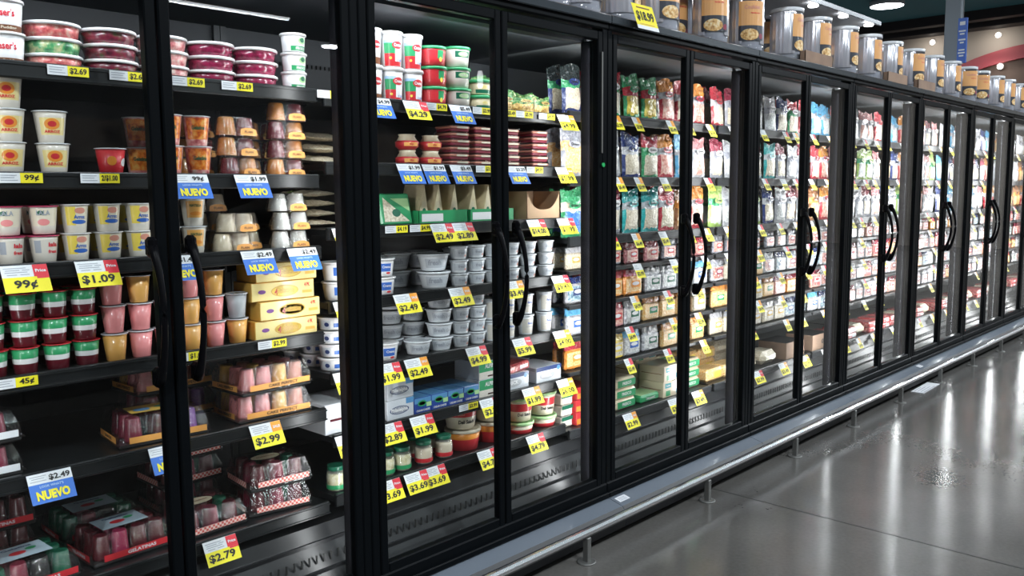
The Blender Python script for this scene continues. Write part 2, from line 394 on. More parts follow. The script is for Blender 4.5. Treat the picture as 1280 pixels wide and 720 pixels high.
# ================================================================== THE SETTING
def room():
    m, nt, p = node_mat('polished_concrete')
    tc = nt.nodes.new('ShaderNodeTexCoord'); n1 = nt.nodes.new('ShaderNodeTexNoise'); n2 = nt.nodes.new('ShaderNodeTexNoise'); mx = nt.nodes.new('ShaderNodeMath'); r = nt.nodes.new('ShaderNodeValToRGB')
    n1.inputs['Scale'].default_value = 1.3; n1.inputs['Detail'].default_value = 5; n2.inputs['Scale'].default_value = 60; n2.inputs['Detail'].default_value = 3
    mx.operation = 'MULTIPLY_ADD'; mx.inputs[1].default_value = .35
    nt.links.new(tc.outputs['Object'], n1.inputs[0]); nt.links.new(tc.outputs['Object'], n2.inputs[0])
    nt.links.new(n2.outputs[0], mx.inputs[0]); nt.links.new(n1.outputs[0], mx.inputs[2])
    nt.links.new(mx.outputs[0], r.inputs[0]); r.color_ramp.elements[0].position = .4; r.color_ramp.elements[1].position = .95
    r.color_ramp.elements[0].color = (.072, .068, .063, 1); r.color_ramp.elements[1].color = (.140, .134, .125, 1)
    nt.links.new(r.outputs[0], p.inputs['Base Color'])
    p.inputs['Roughness'].default_value = .14; p.inputs['Specular IOR Level'].default_value = .55
    n3 = nt.nodes.new('ShaderNodeTexNoise'); n3.inputs['Scale'].default_value = 3; r3 = nt.nodes.new('ShaderNodeMapRange')
    r3.inputs[3].default_value = .12; r3.inputs[4].default_value = .22
    nt.links.new(tc.outputs['Object'], n3.inputs[0]); nt.links.new(n3.outputs[0], r3.inputs[0]); nt.links.new(r3.outputs[0], p.inputs['Roughness'])
    n4 = nt.nodes.new('ShaderNodeTexNoise'); n4.inputs['Scale'].default_value = 2.2; b = nt.nodes.new('ShaderNodeBump'); b.inputs['Strength'].default_value = .05; b.inputs['Distance'].default_value = .02
    nt.links.new(tc.outputs['Object'], n4.inputs[0]); nt.links.new(n4.outputs[0], b.inputs['Height']); nt.links.new(b.outputs[0], p.inputs['Normal'])
    MATS['polished_concrete'] = m
    b_ = B(); b_.box(-8, 24, -22, 14, -.2, 0, 'polished_concrete'); struct('floor', b_.mesh('floor'))
    mat('joint', (.02, .02, .018), .6)
    for i, x in enumerate((-.9, 3.75, 8.4, 13.05, 17.7)):
        b_ = B(); b_.box(x - .004, x + .004, -22, -.02, -.001, .0006, 'joint'); struct('trim_%d' % (i + 1), b_.mesh('joint'))
    mat('ceiling_teal', (.06, .20, .24), .85); mat('wall_beige', (.26, .23, .20), .7); mat('beam_brown', (.020, .015, .017), .7); mat('arch_red', (.20, .012, .02), .5); mat('wall_brown', (.055, .035, .027), .8)
    mat('wall_dim', (.34, .34, .35), .8)
    b_ = B(); b_.box(-8, 24, -22, 14, CEIL, CEIL + .2, 'ceiling_teal'); struct('ceiling', b_.mesh('ceiling'))
    b_ = B(); b_.box(23.7, 24, -22, 14, 0, CEIL, 'wall_beige'); struct('wall_right', b_.mesh('wall'))
    b_ = B(); b_.box(-8.2, -8, -22, 14, 0, CEIL, 'wall_dim'); struct('wall_left', b_.mesh('wall'))
    b_ = B(); b_.box(-8, 24, 14, 14.2, 0, CEIL, 'wall_dim'); struct('wall_back', b_.mesh('wall'))
    b_ = B(); b_.box(-8, 24, -22.2, -22, 0, CEIL, 'wall_dim'); struct('wall_front', b_.mesh('wall'))
    b_ = B(); b_.box(23.2, 23.7, -22, 14, CEIL - .27, CEIL, 'beam_brown'); b_.box(22.4, 22.7, -22, 14, CEIL - .22, CEIL, 'beam_brown'); struct('trim_6', b_.mesh('beam'))
    # red arch on the far wall: a band between two arcs, .12 thick
    b_ = B(); n = 28; cy_, cz_ = 2.4, 3.72
    pts = []
    for i in range(n + 1):
        a = PI * i / n; pts.append((cy_ + 2.95 * math.cos(a), cz_ + 1.2 * math.sin(a), cy_ + 2.62 * math.cos(a), cz_ + .88 * math.sin(a)))
    for i in range(n):
        a, c = pts[i], pts[i + 1]
        for X, fl in ((23.55, 0),):
            b_.poly([(X, a[0], a[1]), (X, a[2], a[3]), (X, c[2], c[3]), (X, c[0], c[1])], 'arch_red')
        b_.poly([(23.55, a[0], a[1]), (23.55, c[0], c[1]), (23.70, c[0], c[1]), (23.70, a[0], a[1])], 'arch_red')
        b_.poly([(23.55, a[2], a[3]), (23.70, a[2], a[3]), (23.70, c[2], c[3]), (23.55, c[2], c[3])], 'arch_red')
        b_.poly([(23.68, cy_, 3.7), (23.68, c[2], c[3]), (23.68, a[2], a[3])], 'wall_brown')
    b_.box(23.66, 23.69, cy_ - 2.62, cy_ + 2.62, 0, 3.72, 'wall_brown')
    for y_ in (cy_ - 2.95, cy_ + 2.62): b_.box(23.55, 23.69, y_, y_ + .33, 0, 3.72, 'arch_red')
    struct('trim_7', b_.mesh('arch'))
room()

emis('lamp_glow', (.93, .96, 1), 14); emis('led_glow', (.95, .98, 1), 10); emis('downlight_glow', (1, .93, .82), 7)
def highbays():
    b = B(); b.lathe([(.34, 0), (.36, .02), (.36, .10), (.20, .16)], 'grey', 28, cap0=False); rim = b.mesh('housing')
    b = B(); b.lathe([(.335, 0), (.335, .012)], 'lamp_glow', 28); dif = b.mesh('diffuser')
    for i, (x, y) in enumerate(HIGHBAYS):
        r = link('ceiling_lamp', None, None, (x, y, CEIL - .17)); link('housing', rim, r); link('diffuser', dif, r)
        if i == 0: tag(r, 'round white ceiling lamp glowing above the far end of the coolers', 'lamp')
        else: tag(r, 'round white high-bay lamp on the dark store ceiling, outside the frame', 'lamp'); r['group'] = 'high-bay lamps of the store'
        a = area('ceiling_lamp_light', (x, y, CEIL - .19), (0, 0, -1), .6, .6, HB_POWER, (.87, .94, 1), 'DISK')
    b = B(); b.box(-1.45, 1.45, -.09, .09, 0, .06, 'grey'); h = b.mesh('housing'); b = B(); b.box(-1.43, 1.43, -.06, .06, -.03, 0, 'lamp_glow', bev=.02); t = b.mesh('tube')
    for x0, x1, y in STRIPS:
        r = link('strip_lamp', None, None, ((x0 + x1) / 2, y, CEIL - .07)); link('housing', h, r); link('light_tube', t, r)
        tag(r, 'long fluorescent strip lamp on the store ceiling, seen mirrored in glass', 'lamp', 'strip lamps of the store')
        area('strip_lamp_light', ((x0 + x1) / 2, y, CEIL - .12), (0, 0, -1), 2.8, .12, 60, (.92, .96, 1))
    b = B(); b.lathe([(.02, 0), (.07, .03), (.09, .10), (.09, .42), (.06, .50), (.02, .53)], 'lamp_glow', 20); g = b.mesh('shade'); b = B(); b.tube([(0, 0, .53), (0, 0, 1.6)], .01, 'steel', 6); w_ = b.mesh('cord')
    for x, y, z in ((15.5, -12.9, 4.9), (15.0, -12.9, 4.0)):
        r = link('pendant_lamp', None, None, (x, y, z), 0, .8); link('lamp_shade', g, r); link('cord', w_, r); tag(r, 'long white pendant lamp of the store, mirrored small in the fourth door glass', 'lamp', 'pendant lamps of the store')
    # downlights in the far soffit
    b = B(); b.lathe([(.0, 0), (.075, 0), (.08, .03), (.07, .05)], 'white_plastic', 20, cap1=False); tr = b.mesh('trim_ring')
    b = B(); b.lathe([(.058, -.012), (.058, .01)], 'downlight_glow', 20); dd = b.mesh('bulb')
    names = ['leftmost small downlight on the beige far soffit', 'small downlight on beige far soffit above the red arch', 'small downlight under the red arch at the right edge']
    for (y, z), l in zip(((5.28, 5.18), (3.78, 5.17), (3.67, 4.40)), names):
        r = link('downlight', None, None, (23.665 if z > 5 else 23.53, y, z)); r.rotation_euler = (0, PI * .42, 0); link('trim_ring', tr, r); link('bulb', dd, r)
        tag(r, l, 'lamp'); area('downlight_light', (23.1, y, z), (.6, 0, -1), .2, .2, 9, (1, .92, .82), 'DISK')
highbays()

# ================================================================== THE COOLERS
SH_LOW = [[1.84, 1.555, 1.315, 1.02, .75, .413], [1.83, 1.60, 1.375, 1.12, .87, .643, .427]]
SH_BAG = [1.85, 1.56, 1.285, 1.135, .975, .825, .665, .385]
YF = .215; YB = .72
mat('bumper_grey', (.15, .175, .21), .36, coat=.2); mat('alu', (.86, .87, .89), .24, metal=.9); mat('steel_dark', (.20, .20, .19), .45, metal=.6)
mat('trim_edge', (.05, .06, .07), .22, metal=.5)
def led_objects():
    pass
def cooler(k):
    x0, x1 = SECX[k], SECX[k + 1]; xm = (x0 + x1) / 2
    low = k < 2
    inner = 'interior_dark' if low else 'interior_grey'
    r = link('display_cooler', None, None, (x0, 0, 0))
    words = ['leftmost black glass-door cooler holding gelatin cups and clamshell trays', 'second black glass-door cooler holding tubs, cheese wedges and deli cups']
    words += ['%s black glass-door cooler from the left holding hanging bags of cheese' % ORD[i] for i in range(3, 12)]
    tag(r, words[k], 'cooler', 'glass-door coolers in a row')
    w = x1 - x0
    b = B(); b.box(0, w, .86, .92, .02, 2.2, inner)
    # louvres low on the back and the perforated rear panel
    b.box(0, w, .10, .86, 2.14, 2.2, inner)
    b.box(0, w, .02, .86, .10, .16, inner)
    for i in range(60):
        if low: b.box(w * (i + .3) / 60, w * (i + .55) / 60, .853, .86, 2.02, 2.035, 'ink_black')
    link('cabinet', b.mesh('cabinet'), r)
    # sloping lower front inside
    b = B(); pts = [(.05, .16), (.12, .165), (.19, .30), (.205, .345), (.86, .345), (.86, .16)]
    for i in range(5):
        (ya, za), (yb, zb) = pts[i], pts[i + 1]; b.poly([(0, ya, za), (w, ya, za), (w, yb, zb), (0, yb, zb)], 'deck')
    for i in range(44):
        xx = w * (i + .5) / 44; b.box(xx - .003, xx + .003, .150, .153, .232, .262, 'ink_black')
    for zz in (.20, .285): b.box(0, w, .118 + (zz - .165) * .5, .126 + (zz - .165) * .52, zz, zz + .012, 'deck')
    link('air_duct', b.mesh('air_duct'), r)
    # header and bottom rail, posts
    b = B(); b.box(0, w, -.035, .12, 2.175, 2.222, 'black_frame', bev=.006); b.box(0, w, -.05, -.035, 2.20, 2.235, 'trim_edge', bev=.004); b.box(0, w, -.035, .86, 2.222, 2.235, 'black_frame')
    link('header', b.mesh('header'), r)
    b = B(); b.box(0, w, -.035, .05, .13, .20, 'black_frame', bev=.006); b.box(0, w, -.05, -.035, .135, .16, 'black_frame', bev=.004)
    link('sill', b.mesh('sill'), r)
    for a_, c_, a2, c2 in ((.001, .034, .001, .020), (w - .034, w - .001, w - .020, w - .001)):
        b = B(); b.box(a_, c_, -.028, .035, .16, 2.2, 'black_frame', bev=.004); b.box(a2, c2, .036, .105, .18, 2.138, 'black_plastic', bev=.004)
        link('post', b.mesh('post'), r)
    # uprights at the back
    for xx in (.0135, w - .0135):
        b = B(); b.box(xx - .012, xx + .012, .842, .86, .35, 2.14, 'shelf_black'); link('upright', b.mesh('upright'), r)
    # kick panel under the sill, stepping out to the rail
    b = B(); prof = [(-.02, .135), (-.052, .130), (-.118, .114), (-.130, .100), (-.14, .03), (-.10, .0)]
    for i in range(len(prof) - 1):
        (ya, za), (yb, zb) = prof[i], prof[i + 1]; b.poly([(0.002, ya, za), (.002, yb, zb), (w - .002, yb, zb), (w - .002, ya, za)], 'bumper_grey' if i < 2 else 'interior_dark')
    b.poly([(0.002, y_, z_) for y_, z_ in prof], 'bumper_grey'); b.poly([(w - .002, y_, z_) for y_, z_ in prof][::-1], 'bumper_grey')
    link('kick_panel', b.mesh('kick_panel'), r)
    # white sticker at the joint
    b = B(); sl = (.112 - .130) / (-.125 + .052)
    b.poly([(.018 + a, y_, .130 + (y_ + .052) * sl + .0015) for a, y_ in ((0, -.095), (.075, -.095), (.075, -.060), (0, -.060))], 'white_paper')
    for q in range(3): b.poly([(.03 + a, y_, .130 + (y_ + .052) * sl + .002) for a, y_ in ((0, -.088 + q * .008), (.05, -.088 + q * .008), (.05, -.085 + q * .008), (0, -.085 + q * .008))], 'grey_print')
    if k in (2, 5): link('sticker', b.mesh('sticker'), r)
    # shelves
    zs = SH_LOW[k] if low else SH_BAG
    for i, z in enumerate(zs):
        b = B(); xa, xb = .014, w - .014; last = i == len(zs) - 1
        back = .84 if (low or i < 3 or last) else .60
        peg = not low and 2 < i < 7
        lipm = 'shelf_black' if low else 'lip_bag'
        b.box(xa, xb, YF - .005, back, z - (.008 if peg else .022), z, 'shelf_black')
        if peg: b.box(xa, xb, YF - .020, YF - .005, z - .018, z + .001, lipm, bev=.002)
        else:
            b.box(xa, xb, YF - .022, YF - .005, z - .038, z + .008, lipm, bev=.003)
            b.box(xa, xb, YF - .026, YF - .022, z - .034, z - .030, lipm); b.box(xa, xb, YF - .026, YF - .022, z - .003, z + .001, lipm)
        for xx in (xa + .004, xb - .008):
            b.poly([(xx, back - .01, z - (.018 if peg else .12)), (xx, .30, z - (.012 if peg else .03)), (xx, .30, z - .007), (xx, back - .01, z - .007)], 'shelf_black')
        link('shelf', b.mesh('shelf'), r)
        if not low and 2 < i < 7:
            pass
    # two doors: hinge at the posts, handles meeting in the middle
    for s in (0, 1):
        a, c = (0.036, w / 2 - .003) if s == 0 else (w / 2 + .003, w - .036)
        d = link('door', DOORF[s](a, c), r)
        g = B(); g.box(a + .030, c - .030, -.016, -.010, .232, 2.128, 'pane_glass'); link('glass_pane', g.mesh('glass_pane'), d)
        hx = c - .017 if s == 0 else a + .017
        hx += (-.034 if s == 0 else .034)
        h = B(); pts = []; rs = []
        n = 18
        for i in range(n + 1):
            t = i / n; z = .995 + .37 * t; bow = math.sin(PI * t) ** .7
            pts.append((hx, -.047 - .052 * bow, z)); rs.append(.0085 + .006 * abs(2 * t - 1) ** 3)
        h.tube(pts, rs, 'black_plastic', 10)
        for z in (.985, 1.335): h.box(hx - .013, hx + .013, -.062, -.026, z, z + .055, 'black_plastic', bev=.009)
        link('handle', h.mesh('handle'), d)
        if s == 1 and k == 1:
            q = B(); q.box(c - .012, c - .006, -.036, -.030, 1.66, 2.08, 'steel_dark'); link('closer_rod', q.mesh('closer_rod'), d)
            q = B(); q.lathe([(.009, -.004), (.009, .004)], 'green_button', 14); me = q.mesh('button'); o = link('green_button', me, d); o.location = (c - .004, -.036, 1.61); o.rotation_euler = (PI / 2, 0, 0)
    # upright lamps on both sides of each post
    return r
mat('deck', (.009, .0095, .011), .36); mat('lip_bag', (.016, .017, .019), .4); mat('green_button', (.02, .45, .12), .3)
def doorframe(a, c):
    b = B(); t = .032
    b.box(a, a + t, -.030, .004, .195, 2.165, 'black_frame', bev=.004); b.box(c - t, c, -.030, .004, .195, 2.165, 'black_frame', bev=.004)
    b.box(a + t, c - t, -.030, .004, 2.127, 2.165, 'black_frame', bev=.004); b.box(a + t, c - t, -.030, .004, .195, .233, 'black_frame', bev=.004)
    return b.mesh('door')
DOORF = [doorframe, doorframe]
NSEC = 9
for k in range(NSEC): cooler(k)
for k in range(1, NSEC):
    # upright lamps, two per post, one facing each cooler
    for s in (-1, 1):
        x = SECX[k] + s * .026
        area('cooler_lamp', (x, .05, 1.16), (s * .48, .88, 0), .045, 1.9, LED[k] / 2, (.97, .98, 1))
area('cooler_lamp', (SECX[0] + .026, .05, 1.16), (.42, .9, 0), .045, 1.9, 5, (.97, .98, 1))

for k in (0, 1):       # canopy lamps inside the first two coolers
    o = area('canopy_lamp', (SECX[k] + .65, .14, 2.125), (0, .75, -.66), 1.1, .03, 4, (.86, .92, 1))
# bumper rail
def bumper():
    r = link('bumper_rail', None, None, (0, -.2, 0)); tag(r, 'long shiny metal bumper rail on short legs along the cooler bases', 'rail')
    b = B(); xs = [-1 + i * 1.0 for i in range(14)]
    prof = [(-.012, .108), (-.018, .118), (-.016, .129), (-.006, .137), (.006, .137), (.014, .129), (.014, .118), (.008, .108)]
    for (ya, za), (yb, zb) in zip(prof, prof[1:] + prof[:1]):
        b.poly([(-1, ya, za), (12.6, ya, za), (12.6, yb, zb), (-1, yb, zb)], 'alu' if (za + zb) / 2 > .119 else 'steel_dark')
    for xe in (-1, 12.6): b.poly([(xe, y, z) for y, z in prof], 'alu')
    link('tube', b.mesh('tube'), r)
    b = B(); b.box(-.012, .012, -.016, .010, .004, .106, 'steel_dark', bev=.002); leg = b.mesh('leg')
    b = B(); b.lathe([(.040, 0), (.040, .004), (.034, .006)], 'steel_dark', 18); bp = b.mesh('base_plate')
    for x in (-.2, .75, 1.7, 2.64, 3.58, 4.53, 5.36, 6.19, 7.04, 7.89, 8.75, 9.6, 10.5, 11.4, 12.3):
        l = link('leg', leg, r, (x, -.002, 0)); link('base_plate', bp, l)
bumper()
def flyer():
    b = B(); b.box(-.20, .20, -.045, .045, 0, .003, 'white_paper')
    for q in range(4): b.poly([(-.17, -.04 + q * .022, .0035), (.10 - .04 * q, -.04 + q * .022, .0035), (.10 - .04 * q, -.034 + q * .022, .0035), (-.17, -.034 + q * .022, .0035)], 'grey_print')
    o = link('paper_flyer', b.mesh('flyer'), None, (6.77, -.186, .0012), .03); tag(o, 'white paper flyer lying on the floor beside the bumper rail', 'paper')
flyer()
# ================================================================== PRODUCT KINDS
L_ = -PI / 2
def tub(rt, rb, h, body, lid, bands=(), texts=(), ells=(), lidh=.007, over=.004, seg=24, lidname='lid', bodyname='tub', sticker=None):
    rf = lambda z: rb + (rt - rb) * max(0, min(1, z / h))
    cuts = sorted({0, h} | {a * h for a, *_ in bands} | {q[1] * h for q in bands})
    prof = [(rf(z), z) for z in cuts]; prof = [(rb * .93, 0)] + [(rb, .0015)] + [p for p in prof if p[1] > .0015]
    def mf(z, a):
        a = (a + PI) % (2 * PI) - PI
        for q in bands:
            if q[0] * h - 1e-6 <= z <= q[1] * h + 1e-6:
                if len(q) > 3:
                    d = (a - q[3] + PI) % (2 * PI) - PI
                    if abs(d) > q[4]: continue
                return q[2]
        return body
    b = B(); b.lathe(prof, body, seg, mf=mf, cap1=True)
    for (w, hh, zf, m, ang) in ells: b.ell(w, hh, m, cyl(rf, zf * h, ang, .0006))
    for (t, w, hh, zf, m, ang) in texts: b.text(t, w, hh, m, cyl(rf, zf * h, ang, .0012))
    parts = [(bodyname, b.mesh(bodyname), [])]
    if lid:
        b = B(); b.lathe([(rt + .001, h - lidh * .3), (rt + over, h - lidh * .2), (rt + over, h + lidh * .5), (rt + over * .6, h + lidh * .8), (rt * .93, h + lidh * .8), (rt * .90, h + lidh * .4)], lid, seg)
        parts.append((lidname, b.mesh(lidname), []))
    return parts
FA = L_ - .30      # labels turned a little toward the near end of the aisle
kind('pudding', 'pudding_tub', 'tub', 'white pudding tub with red script', tub(.046, .039, .078, 'white_plastic', 'white_plastic', [(.0, .22, 'brown')], [('Reser\'s', .055, .020, .62, 'tag_red', FA), ('Rice Pudding', .062, .009, .12, 'cream', FA)]))
for nm, m, lk in (('jelly_pink', 'jelly_pink', 'pink'), ('jelly_mixed', 'jelly_mixed', 'green and yellow'), ('jelly_dark', 'jelly_dark', 'dark multicoloured'), ('jelly_magenta', 'jelly_magenta', 'magenta'), ('jelly_rose', 'jelly_rose', 'rose pink')):
    kind(nm, 'gelatin_container', 'container', 'shallow %s gelatin container with white lid' % lk, tub(.082, .074, .040, m, 'white_plastic', over=.005, lidh=.010, seg=32, bodyname='bowl'))
kind('cactus', 'sour_cream_tub', 'tub', 'white tub with green plant label', tub(.040, .035, .056, 'white_plastic', 'white_plastic', [(.08, .36, 'green', FA + .5, .9)], [('FRESCO', .04, .008, .22, 'white_plastic', FA + .5)], [(.034, .022, .66, 'light_green', FA + .6), (.022, .015, .70, 'dark_green', FA + .6)]))
kind('rice', 'rice_pudding_cup', 'cup', 'cream pudding cup with orange picture label', tub(.041, .031, .0835, 'rice', 'lid_clear', [(.25, .80, 'butter', FA + .1, .9)], [('ARROZ', .040, .008, .36, 'tag_red', FA + .1)], [(.040, .030, .60, 'orange', FA + .1), (.022, .016, .60, 'red', FA + .1)], lidh=.003, over=.004))
kind('redgel', 'gelatin_cup', 'cup', 'lone red gelatin cup', tub(.040, .030, .075, 'red', 'lid_clear', [], [], [(.024, .024, .5, 'white_plastic', FA + 1.1), (.026, .026, .55, 'orange', FA)], lidh=.003))
kind('fruit', 'fruit_cup', 'cup', 'orange fruit gelatin cup', tub(.040, .030, .088, 'jelly_rose', 'lid_clear', [(.22, .95, 'fruit_orange', FA + .1, 1.1)], [('Gelatina', .040, .012, .62, 'dark_green', FA)], [], lidh=.003))
kind('lala', 'yogurt_cup', 'cup', 'pale yogurt cup with pink lid', tub(.036, .028, .075, 'rice', 'magenta', [(.30, .92, 'cream', FA, 1.0)], [('LALA', .034, .013, .78, 'grey_print', FA)], [(.030, .018, .44, 'pink', FA), (.016, .012, .78, 'dark_green', FA - .2)], lidh=.0025))
kind('lalabar', 'yogurt_cup', 'cup', 'pale yogurt cup turned to its barcode', tub(.036, .028, .075, 'rice', 'magenta', [(.40, .85, 'grey_print', FA - .5, .35)], [('lala', .026, .012, .70, 'tag_red', FA + .7), ('fresa', .026, .010, .45, 'tag_red', FA + .7)], [], lidh=.0025))
kind('flanc', 'custard_cup', 'cup', 'yellow and blue labelled custard cup', tub(.036, .028, .078, 'rice', 'white_plastic', [(.28, .94, 'yellow', FA - .3, .38), (.28, .94, 'cream', FA + .5, .6)], [('Arroz', .030, .011, .58, 'blue', FA + .35)], [(.030, .017, .80, 'salmon', FA + .4), (.040, .012, .40, 'blue', FA + .35)], lidh=.0025))
kind('tricolor', 'gelatin_cup', 'cup', 'green, white and dark red gelatin cup', tub(.034, .028, .070, 'dark_red', 'red', [(0, .40, 'dark_red'), (.40, .60, 'white_plastic'), (.60, 1, 'green')], [], [], lidh=.002, over=.0035))
kind('pinkcup', 'gelatin_cup', 'cup', 'solid pink gelatin cup', tub(.0335, .025, .078, 'pink', 'lid_clear', lidh=.003))
kind('orangecup', 'gelatin_cup', 'cup', 'solid orange gelatin cup', tub(.0335, .025, .078, 'peach', 'lid_clear', lidh=.003))
kind('greycup', 'gelatin_cup', 'cup', 'greyish gelatin cup', tub(.0335, .025, .078, 'grey', 'lid_clear', lidh=.003))
kind('mango', 'pudding_cup', 'cup', 'pale pudding cup with orange label', tub(.037, .027, .085, 'rice', 'lid_clear', [(.30, .90, 'peach', FA + .1, .8)], [('NATILLA', .036, .008, .74, 'dark_green', FA + .1)], [(.036, .012, .45, 'orange', FA + .1)], lidh=.003))
kind('tallred', 'cream_tub', 'tub', 'tall white, green and red cream tub', tub(.0435, .037, .118, 'white_plastic', 'white_plastic', [(.02, .40, 'red', FA - .45, .55), (.40, .72, 'green', FA - .45, .55), (.72, .80, 'pale_blue', FA - .45, .55), (.02, .16, 'red', FA + .45, .4)], [('Crema', .034, .012, .66, 'white_plastic', FA + .30), ('1 LB', .022, .008, .20, 'blue', FA + .55)], [(.046, .028, .66, 'red', FA + .30), (.010, .010, .26, 'yellow', FA - .4)], lidh=.012, over=.004))
kind('tallbrown', 'cream_tub', 'tub', 'tall white cream tub with brown base', tub(.0435, .037, .118, 'white_plastic', 'white_plastic', [(.02, .22, 'brown'), (.55, .80, 'pale_blue', FA - .7, .3)], [('Crema', .034, .012, .60, 'white_plastic', FA + .30)], [(.046, .028, .60, 'red', FA + .30)], lidh=.012, over=.004))
kind('redtub', 'salsa_tub', 'tub', 'red tub with green lid', tub(.055, .050, .066, 'red', 'green', [(.40, .88, 'green', FA + .35, .32)], [('ABC', .030, .010, .8, 'salmon', FA + .8)], [(.014, .018, .36, 'yellow', FA + .3)], lidh=.010, over=.004))
kind('whitegreen', 'cheese_tub', 'tub', 'white tub with green lid', tub(.056, .049, .070, 'rice', 'green', [(.52, .86, 'dark_green', FA + .2, .75)], [('QUESO', .038, .010, .69, 'rice', FA + .2)], [(.050, .020, .69, 'light_green', FA + .2)], lidh=.010, over=.004))
kind('greenclear', 'dip_tub', 'tub', 'squat clear tub with green lid', tub(.052, .047, .050, 'wedge_cheese', 'green', [(.1, .4, 'dark_green', FA, .8)], [], [(.024, .014, .6, 'butter', FA)], lidh=.012, over=.004))
kind('greytub', 'cheese_tub', 'tub', 'white cheese tub with grey script', tub(.052, .041, .050, 'tub_white', 'lid_clear', [(.2, .8, 'silver', FA, .9)], [('fresh', .045, .017, .55, 'grey_print', FA - .4), ('Queso', .040, .015, .5, 'grey', FA + .6)], [], lidh=.006, over=.005))
kind('bigtub', 'cheese_tub', 'tub', 'large white cheese tub with grey script', tub(.062, .047, .062, 'tub_white', 'lid_clear', [(.2, .8, 'silver', FA, .9)], [('fresh', .055, .022, .55, 'grey_print', FA - .3)], [], lidh=.007, over=.006))
kind('smalltub', 'cheese_tub', 'tub', 'small white cheese tub', tub(.037, .029, .048, 'tub_white', 'lid_clear', [(.2, .8, 'silver', FA, .9)], [('fresh', .034, .012, .55, 'grey_print', FA)], [(.012, .01, .3, 'salmon', FA + .6)], lidh=.005, over=.005))
kind('talltub', 'cheese_cup', 'cup', 'tall pale cheese cup', tub(.036, .030, .085, 'tub_white', 'lid_clear', [(.1, .85, 'rice', FA, .9)], [('feta', .030, .010, .62, 'blue', FA + .2), ('crumbles', .036, .006, .45, 'grey_print', FA + .2)], [], lidh=.006, over=.005))
kind('bluetub', 'cream_cheese_tub', 'tub', 'white tub with blue label', tub(.050, .042, .062, 'white_plastic', 'white_plastic', [(.30, .78, 'blue', FA + .1, .55)], [('Crema', .034, .010, .58, 'white_plastic', FA + .1)], [(.020, .008, .2, 'red', FA + .3)], lidh=.006, over=.005))
kind('bluelow', 'cream_cheese_tub', 'tub', 'low white tub with blue and red print', tub(.052, .044, .042, 'white_plastic', 'white_plastic', [(.15, .85, 'silver', FA - .8, .4), (.25, .60, 'blue', FA + .4, .5)], [], [(.030, .012, .65, 'red', FA + .45), (.018, .016, .5, 'navy', FA - .75)], lidh=.006, over=.005))
kind('salad', 'deli_salad_tub', 'tub', 'white and red deli salad tub', tub(.072, .058, .090, 'cream', 'lid_clear', [(.60, .92, 'red')], [('Deli Salads', .075, .017, .38, 'ink_black', FA), ('DELI', .03, .012, .76, 'salmon', FA - .4)], [(.016, .016, .40, 'grey_print', FA + .8)], lidh=.010, over=.006, seg=32))
kind('saladred', 'deli_salad_tub', 'tub', 'orange and red deli salad tub', tub(.074, .062, .080, 'red', 'cream', [(.62, 1, 'orange')], [], [], lidh=.012, over=.004, seg=32))
kind('saladgreen', 'deli_salad_tub', 'tub', 'deli salad tub with light green lid', tub(.066, .054, .098, 'cream', 'light_green', [(.48, .84, 'red')], [('Deli Salads', .068, .014, .34, 'ink_black', FA)], [], lidh=.012, over=.005, seg=32))
kind('salgreenlow', 'deli_salad_tub', 'tub', 'low green-lidded salad tub', tub(.066, .060, .042, 'red', 'light_green', [(.45, 1, 'cream')], [], [], lidh=.012, over=.005, seg=32))

def jar_kind(key, look, wrap, lidc, cont):
    b = B(); b.lathe([(.026, 0), (.034, .004), (.036, .02), (.037, .055), (.034, .072), (.028, .080)], 'jar_clear', 24)
    c = B(); c.lathe([(.024, .004), (.032, .007), (.034, .02), (.035, .054), (.032, .068)], cont, 20)
    l = B(); l.lathe([(.030, .079), (.031, .080), (.031, .093), (.029, .095)], lidc, 24)
    w = B(); w.lathe([(.0365, .012), (.0375, .028)], wrap, 24, cap0=False, cap1=False)
    kind(key, 'food_jar', 'jar', look, [('glass_jar', b.mesh('glass_jar'), []), ('contents', c.mesh('contents'), []), ('lid', l.mesh('lid'), []), ('label', w.mesh('label'), [])])
jar_kind('jargreen', 'pickled vegetable jar with green band', 'green', 'dark_green', 'pickle')
jar_kind('jarred', 'pale relish jar with red band', 'red', 'dark_green', 'flan_pale')

